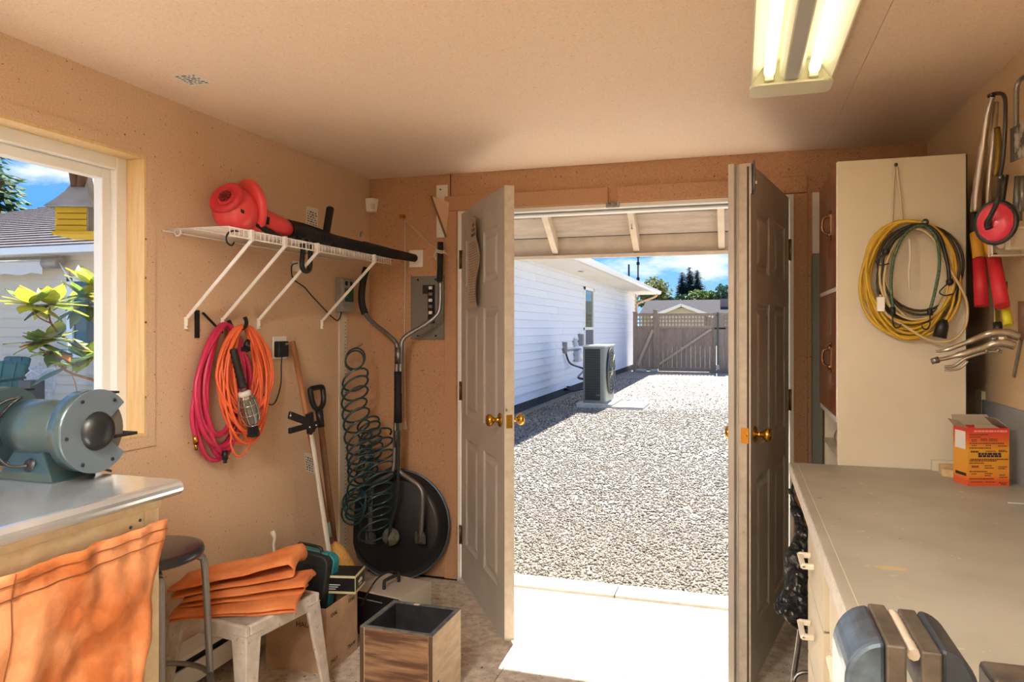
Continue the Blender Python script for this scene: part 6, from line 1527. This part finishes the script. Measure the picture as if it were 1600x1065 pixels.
JW = mat('jaw_steel', '6b6258', .5, .6, col2='4c453d', scale=30)
MB().bx(jl, mid_-.005, VY0-.004, VY1+.004, ztop-.045, ztop).build('jaw_plate', JW, vs_, bevel=.002)
MB().bx(mid_+.006, jr, VY0-.004, VY1+.004, ztop-.045, ztop-.002).build('jaw_plate', JW, vs_, bevel=.002)
MB().tube([(mid_+.001, VY0+.096*i/24, ztop-.008+.002*mnoise.noise((i*.8, 1, 2))) for i in range(25)], [.005+.0012*(i % 2) for i in range(25)], 8).build('clamped_rope', mat('pale_rope', 'a89b88', .9), vs_)
MB().cyl((cL-.06, .75, CZ+.045), (mid_, .75, CZ+.045), .013, 14).build('screw_spindle', STEEL, vs_)
MB().lathe([(0, -.02), (.018, -.02), (.021, 0), (.018, .02), (0, .02)], 16, axis_z((cL-.045, .75, CZ+.045), (1, 0, 0))).build('spindle_head', JW, vs_)
MB().cyl((cL-.045, .66, CZ+.03), (cL-.045, .84, CZ+.06), .006, 10).ball((cL-.045, .66, CZ+.03), .011).ball((cL-.045, .84, CZ+.06), .011).build('tommy_bar', STEEL, vs_)
MB().bx(mid_+.02, cR+.015, VY0+.0, VY1-.0, CZ, CZ+.03).build('base', VDK, vs_, bevel=.004)
MB().bx(cL-.01, mid_+.02, VY0+.02, VY1-.02, CZ+.005, CZ+.03).build('slide_bar', STEEL, vs_, bevel=.003)
MB().bx(.2156, .29, .745, .79, CZ+.03, 1.087).build('anvil', JW, vs_, bevel=.005)
# ------------------------------------------------------------------ seen through the window: beige house, plants, chairs
BY = 8.75; bx0_, bx1_ = -19.0, -8.0; beave = 2.52
bh_ = thing('beige_house', 'beige lap-sided house with shingle roof seen through the window', 'house', (-11, BY+2, GZ))
MB().bx(bx0_, bx1_, BY+.03, BY+.2, GZ, beave+.1).bx(bx1_-.2, bx1_-.03, BY+.2, BY+6, GZ, beave+.1).build('wall', BEIGES, bh_)
wx0, wx1, wz0, wz1 = -9.98, -8.75, .93, 2.20
z = .08; P2 = .148
def bplank(xa, xb, z):
    v = [(xa, BY+.028, z), (xa, BY-.006, z), (xa, BY+.016, min(z+P2, beave)), (xa, BY+.028, min(z+P2, beave))]; v += [(xb, b, c) for a, b, c in v]
    MB().add(v, [(0, 1, 2, 3), (7, 6, 5, 4), (0, 4, 5, 1), (1, 5, 6, 2), (2, 6, 7, 3), (3, 7, 4, 0)]).build('siding_plank', BEIGES, bh_)
while z < beave-.02:
    if z < wz1 and z+P2 > wz0: bplank(bx0_, wx0, z); bplank(wx1, bx1_, z)
    else: bplank(bx0_, bx1_, z)
    z += P2
f = MB().bx(wx0, wx0+.12, BY-.03, BY+.03, wz0, wz1).bx(wx1-.12, wx1, BY-.03, BY+.03, wz0, wz1).bx(wx0, wx1, BY-.03, BY+.03, wz0, wz0+.08).bx(wx0, wx1, BY-.03, BY+.03, wz1-.08, wz1).bx(-9.4, -9.34, BY-.02, BY+.03, wz0, wz1).build('window', VINYL, bh_)
MB().bx(wx0+.12, wx1-.12, BY-.0, BY+.02, wz0+.08, wz1-.08).build('pane', DKGLASS, f)
MB().bx(bx0_-.3, bx1_+.4, BY-.42, BY+.05, beave, beave+.02).build('soffit', mat('soffit_white', 'e6dfd3', .6), bh_)
MB().bx(bx0_-.3, bx1_+.4, BY-.50, BY-.42, beave-.01, beave+.10).build('gutter', VINYL, bh_, bevel=.015)
# stepped shingle courses rising from the eave to a hip
SHI = mat('red_grey_shingle', '6f6665', .9, col2='574e4d', scale=9, detail=6, stretch=(1, 1, 1), lo=.35, hi=.6)
rs_ = MB(); nC = 22; run = 4.6; rise = 1.62
for i in range(nC):
    u0, u1 = i/nC, (i+1.12)/nC
    y0_, z0_ = BY-.47+run*u0, beave+.10+rise*u0+.022; y1_, z1_ = BY-.47+run*u1, beave+.10+rise*u1
    xa, xb = bx0_-.3+run*u0, bx1_+.3
    rs_.add([(xa, y0_, z0_), (xb, y0_, z0_), (xb, y1_, z1_), (xa+run/nC, y1_, z1_), (xa, y0_, z0_-.024), (xb, y0_, z0_-.024)], [(0, 1, 2, 3), (4, 5, 1, 0)])
rs_.build('shingle_courses', SHI, bh_, kind='stuff')
MB().add([(bx0_-.3, BY-.47, beave+.09), (bx1_+.5, BY-.47, beave+.09), (bx1_+.5, BY+run-.47, beave+.09+rise), (bx0_-.3+run, BY+run-.47, beave+.09+rise), (bx0_-.3, BY+2*run, beave+.09)], [(0, 1, 2, 3), (0, 3, 4)]).build('roof_deck', SHI, bh_)
# retracted awning on the wall
aw = thing('awning', 'retracted white awning with scalloped valance under the eave', 'awning', (-12.5, BY-.15, 2.1))
pz = at(0, 411, Y=BY-.2).z; ax1 = at(68, 418, Y=BY-.2).x
MB().tube([(-17, BY-.14, pz-.02), (ax1, BY-.14, pz-.02)], .07, 10).build('roller', VINYL, aw)
va = MB(); nsc = 60; xs_ = [-17+(ax1+17)*i/nsc for i in range(nsc+1)]
va.add([(x, BY-.22, pz) for x in xs_]+[(x, BY-.22, pz-.16-.04*abs(math.sin(x*PI/.55))) for x in xs_], [(i, i+1, nsc+2+i, nsc+1+i) for i in range(nsc)])
va.build('valance', mat('awning_cloth', 'dcdcda', .7), aw, solid=.004)
ae = at(82, 411, Y=BY-.2); MB().tube([(ax1, BY-.18, pz-.02), (ae.x+.12, BY-.18, ae.z)], .085, 10).build('end_gear', mat('gear_tan', 'a99f93', .5, .4), aw)
MB().cyl((ae.x+.12, BY-.18, ae.z), at(112, 441, Y=BY-.25), .015, 8).build('crank_rod', VINYL, aw)
# patio deck
MB().bx(-16, -5.2, 5.0, BY-.01, GZ-.1, .12).build('patio', CONC, kind=S)
# green resin chairs (backs visible), white lacy chair
GCH = mat('green_resin', '135a50', .35, coat=.2)
def chair_green(label, px0, px1, pyt, Y_, face):
    a, b = at(px0, pyt, Y=Y_), at(px1, pyt, Y=Y_); xc = (a.x+b.x)/2; wd_ = .52; zt = a.z; zf = .12
    t = thing('garden_chair', label, 'chair', (xc, Y_, zf), group='green resin garden chairs')
    f = -1 if face < 0 else 1
    def back(u, v): return (xc+(u-.5)*wd_*(.86+.14*v), Y_+f*.09*(1-v)+f*.02*math.cos((u-.5)*3), zf+.40+(zt-zf-.40)*v*(1-.06*(2*u-1)**6))
    MB().grid(back, 14, 10).build('backrest', GCH, t, solid=.02)
    for u in (.28, .72): MB().tube([Vector(back(u, v/8))+Vector((0, -.02, 0)) for v in range(9)], .006, 6).build('back_rib', mat('green_resin_light', '2f7f70', .3), t)
    MB().grid(lambda u, v: (xc+(u-.5)*.5, Y_+f*(.08+.44*v), zf+.42+.02*v+.012*math.cos((u-.5)*4)), 8, 8).build('seat', GCH, t, solid=.02)
    for sx in (-1, 1):
        MB().tube(spline([(xc+sx*.25, Y_+f*.03, zf+.66), (xc+sx*.28, Y_+f*.2, zf+.65), (xc+sx*.28, Y_+f*.44, zf+.63), (xc+sx*.27, Y_+f*.5, zf+.55)], 5), .022, 8).build('armrest', GCH, t)
        for dy in (.0, .48): MB().tube([(xc+sx*.24, Y_+f*dy, zf+.62 if dy else zf+.45), (xc+sx*.26, Y_+f*(dy+(.03 if dy else -.05)), zf)], .022, 8).build('leg', GCH, t)
    return t
chair_green('rear green resin garden chair beside the beige wall', 0, 56, 556, 8.1, -1)
chair_green('front green resin garden chair nearer the window', -8, 46, 563, 6.9, -1)
lc = at(62, 580, Y=7.4); zf = .12
wc_ = thing('lace_chair', 'white lacy cast metal garden chair on the patio', 'chair', (lc.x, 7.4, zf))
LW = mat('white_cast_metal', 'e4e4e0', .5)
lm = MB(); cw2 = .46; zt = lc.z+.02
top = spline([(lc.x-cw2/2, 7.4, zf+.42), (lc.x-cw2/2-.02, 7.4, zf+.62), (lc.x-cw2/4, 7.4, zt-.02), (lc.x, 7.4, zt-.07), (lc.x+cw2/4, 7.4, zt), (lc.x+cw2/2+.05, 7.4, zf+.72), (lc.x+cw2/2, 7.4, zf+.42)], 6)
MB().tube(top, .014, 8).build('back_frame', LW, wc_)
random.seed(2)
for i in range(46):
    x = lc.x+rr(-.21, .23); z = zf+rr(.45, .80-abs(x-lc.x)*.3); r = rr(.018, .04)
    lm.tube([(x+r*math.cos(a), 7.4+rr(-.003, .003), z+r*math.sin(a)) for a in [2*PI*q/9 for q in range(9)]], .006, 5, closed=True)
lm.build('lacework', LW, wc_)
MB().lathe([(0, zf+.42), (.24, zf+.42), (.25, zf+.435), (.24, zf+.45), (0, zf+.45)], 20, Matrix.Translation((lc.x, 7.2, 0))).build('seat', LW, wc_)
for sx in (-1, 1):
    for y_ in (7.05, 7.38): MB().tube(spline([(lc.x+sx*.17, y_, zf+.42), (lc.x+sx*.23, y_, zf+.25), (lc.x+sx*.2, y_, zf)], 5), .012, 7).build('leg', LW, wc_)
pb = at(53, 612, Y=6.75); MB().rbox((pb.x, 6.72, .12+.32), (.22, .2, .64), .03).build('planter_box', mat('dark_planter', '4b4e52', .6), label='dark square planter on the patio beside the lace chair', cat='planter')

# fir tree behind the beige house
x_, z_ = at(-45, 150, Y=19).x, at(-45, 150, Y=19).z
conifer('large green fir behind the beige house roof at the window edge', x_, 19.0, z_, 3.1, mat('fir_bright', '3f6446', .8, col2='2a4e33', scale=1.2, trans=.2), 77, 'trees beyond the neighbour roof', .1, 2.2)

# birdhouse hanging outside the window
BHY = mat('birdhouse_yellow', 'd8b416', .6, rnd=.05)
bX = -2.74
def BH(px, py, X=bX): return at(px, py, X=X)
p00, p01 = BH(86, 361), BH(136, 362)                   # bottom edge of the yellow front
wdt = .128; ux = Vector((.923, .376, 0)).normalized(); inn = Vector((-ux.y, ux.x, 0))
bird = thing('birdhouse', 'yellow plank birdhouse with grey roof hanging outside the window', 'birdhouse', p00+Vector((0, 0, -.02)))
Hh = BH(86, 323).z-p00.z; dp = .15; M0 = frame_at(p00, ux, inn, (0, 0, 1))
for i in range(4):
    h0 = Hh*i/4
    MB().bx(0, wdt, -.002, .012, h0+.0015, h0+Hh/4-.0015, M0).build('plank', BHY, bird, bevel=.002)
GRW = mat('grey_weathered_wood', '9aa0a0', .8, col2='80878a', scale=8, rnd=.05)
MB().bx(.004, wdt-.004, .012, dp, 0, Hh, M0).build('box_body', GRW, bird)
MB().bx(wdt-.004, wdt+.006, .0, dp, 0, Hh, M0).build('grey_side', GRW, bird)
MB().bx(wdt+.006, wdt+.012, .06, .10, .0, Hh*.9, M0).build('yellow_side_slat', BHY, bird)
MB().bx(-.004, wdt+.05, -.02, dp+.02, -.016, 0, M0).build('base_plank', BHY, bird, bevel=.002)
# concave flared hip roof in three courses a side
ov_ = .03; rh = BH(120, 275).z-BH(86, 321).z; midd = wdt*.5+.012; GRR = mat('grey_roof_boards', 'b3babb', .8, col2='9aa2a4', scale=8, rnd=.05)
def rring(u):
    k_ = (1-u)**1.7; x0, x1, y0, y1 = -ov_, wdt+ov_, -.03, dp+.03
    xm, ym = midd, dp/2
    tx0, tx1, ty0, ty1 = xm-.026, xm+.026, ym-.02, ym+.02
    f_ = lambda a, b: b+(a-b)*k_
    z = Hh+rh*u
    return [(f_(x0, tx0), f_(y0, ty0), z), (f_(x1, tx1), f_(y0, ty0), z), (f_(x1, tx1), f_(y1, ty1), z), (f_(x0, tx0), f_(y1, ty1), z)]
us = [0, .1, .22, .36, .5, .66, .83, 1.0]
for (ua, ub) in ((0, 2), (2, 4), (4, 7)):
    for q in range(4):
        m = MB()
        for k_ in range(ua, ub):
            A_, B_ = rring(us[k_]), rring(us[k_+1]); m.add([M0 @ Vector(p) for p in (A_[q], A_[(q+1) % 4], B_[(q+1) % 4], B_[q])], [(0, 1, 2, 3)])
        m.build('roof_shingle', GRR, bird, solid=.004)
m = MB().add([M0 @ Vector(p) for p in rring(1.0)], [(0, 1, 2, 3)]).build('roof_cap', GRR, bird, solid=.004)
RUS = mat('rusty_bark', '6e4a38', .8, col2='4d3226', scale=30, bump=.4)
for (dx, r) in ((-.018, 0), (.016, 0)): MB().rbox((0, 0, 0), (.026, .05, .085), .010, 3, M0 @ Matrix.Translation((midd+dx, dp/2-.035, Hh+rh-.01)) @ Matrix.Rotation(math.radians(-8 if dx < 0 else 6), 4, 'Y')).build('chimney_piece', RUS, bird)
hc_ = M0 @ Vector((midd, dp/2, Hh+rh)); MB().cyl(hc_, (hc_.x, hc_.y, 2.44), .0012, 5).build('hanging_wire', DSTEEL, bird)

# rhododendron close to the window
rh_ = thing('rhododendron', 'rhododendron branches with yellow-green leaves outside the window', 'shrub', (-2.95, 2.9, GZ))
BRK = mat('twig_bark', '6b4a38', .8, col2='8a6b52', scale=40)
RX = -2.92
def RH(px, py, X=RX): return at(px, py, X=X)
root = Vector((-2.95, 3.0, GZ))
stems = [[root, Vector((-2.95, 2.95, .6)), RH(175, 590), RH(150, 555), RH(110, 535), RH(80, 505), RH(78, 480)],
         [root, Vector((-2.95, 2.95, .6)), RH(180, 610), RH(150, 595), RH(105, 580), RH(75, 552), RH(62, 545)],
         [root, Vector((-2.98, 2.98, .7)), RH(185, 560, -2.97), RH(152, 510, -2.97), RH(138, 488, -2.97), RH(132, 480, -2.97)],
         [root, Vector((-2.98, 3.0, .8)), RH(190, 520, -3.0), RH(160, 470, -3.0), RH(143, 448, -3.0)],
         [RH(80, 505), RH(60, 495), RH(48, 478)], [RH(150, 555), RH(140, 565), RH(133, 566)], [RH(110, 580), RH(118, 600), RH(122, 625)]]
for sidx, s_ in enumerate(stems):
    P = spline(s_, 6); n = len(P)
    r0 = .011 if sidx < 4 else .004
    MB().tube(P, [r0*(1-.72*i/(n-1)) for i in range(n)], 7).build('branch', BRK, rh_)
lf = MB()
def leafmesh():
    m = MB(); n = 7; L_ = 1.0
    for i in range(n+1):
        u = i/n; wv = .27*math.sin(PI*min(1, u*1.02)**.8)*(1 if u < .98 else .2); z = -.10*u*u
        m.v += [Vector((u*L_, -wv, z+.035)), Vector((u*L_, 0, z)), Vector((u*L_, wv, z+.035))]
    for i in range(n):
        for k_ in (0, 1): m.f.append([i*3+k_, (i+1)*3+k_, (i+1)*3+k_+1, i*3+k_+1]); m.s.append(True)
    return m
LM = [mat('leaf_yellow_green', 'b4b43c', .35, col2='9aa32f', scale=6, trans=.45), mat('leaf_mid_green', '859e3a', .35, col2='6a8c33', scale=6, trans=.4), mat('leaf_dark_green', '2f5a38', .3, col2='3f6a3a', scale=6, trans=.25), mat('leaf_dry', 'c27a2a', .6, trans=.3)]
LME = []
for q in LM:
    me = leafmesh().mesh('leaf'); me.materials.append(q); LME.append(me)
random.seed(17)
clusters = [((143, 446), -3.0, 9, .115, 0), ((80, 476), RX, 11, .115, 0), ((48, 476), RX, 8, .10, 0), ((132, 478), -2.97, 10, .10, 2), ((128, 462), -2.97, 7, .09, 1), ((62, 536), RX, 11, .09, 1), ((82, 530), RX, 8, .095, 0), ((86, 548), RX, 7, .08, 2), ((133, 560), RX, 8, .10, 1), ((105, 575), RX, 5, .11, 1), ((150, 552), RX, 5, .09, 0)]
for (pp, X_, n_, L_, kind_) in clusters:
    c = RH(pp[0], pp[1], X_)
    n_ = int(n_*1.5)
    for i in range(n_):
        az_ = 2*PI*i/n_*2+rr(-.3, .3); up_ = rr(-.55, .95) if kind_ < 2 else rr(-1.1, .2)
        d = Vector((math.cos(az_), math.sin(az_), up_)).normalized(); sd_ = Vector((0, 0, 1)).cross(d).normalized(); up2 = d.cross(sd_)
        kk_ = kind_ if random.random() < .65 else random.choice((0, 1, 2))
        if random.random() < .06: kk_ = 3
        l = L_*rr(1.05, 1.55)
        inst(LME[kk_], 'leaf', rh_, frame_at(c, d*l, sd_*l, up2*l))
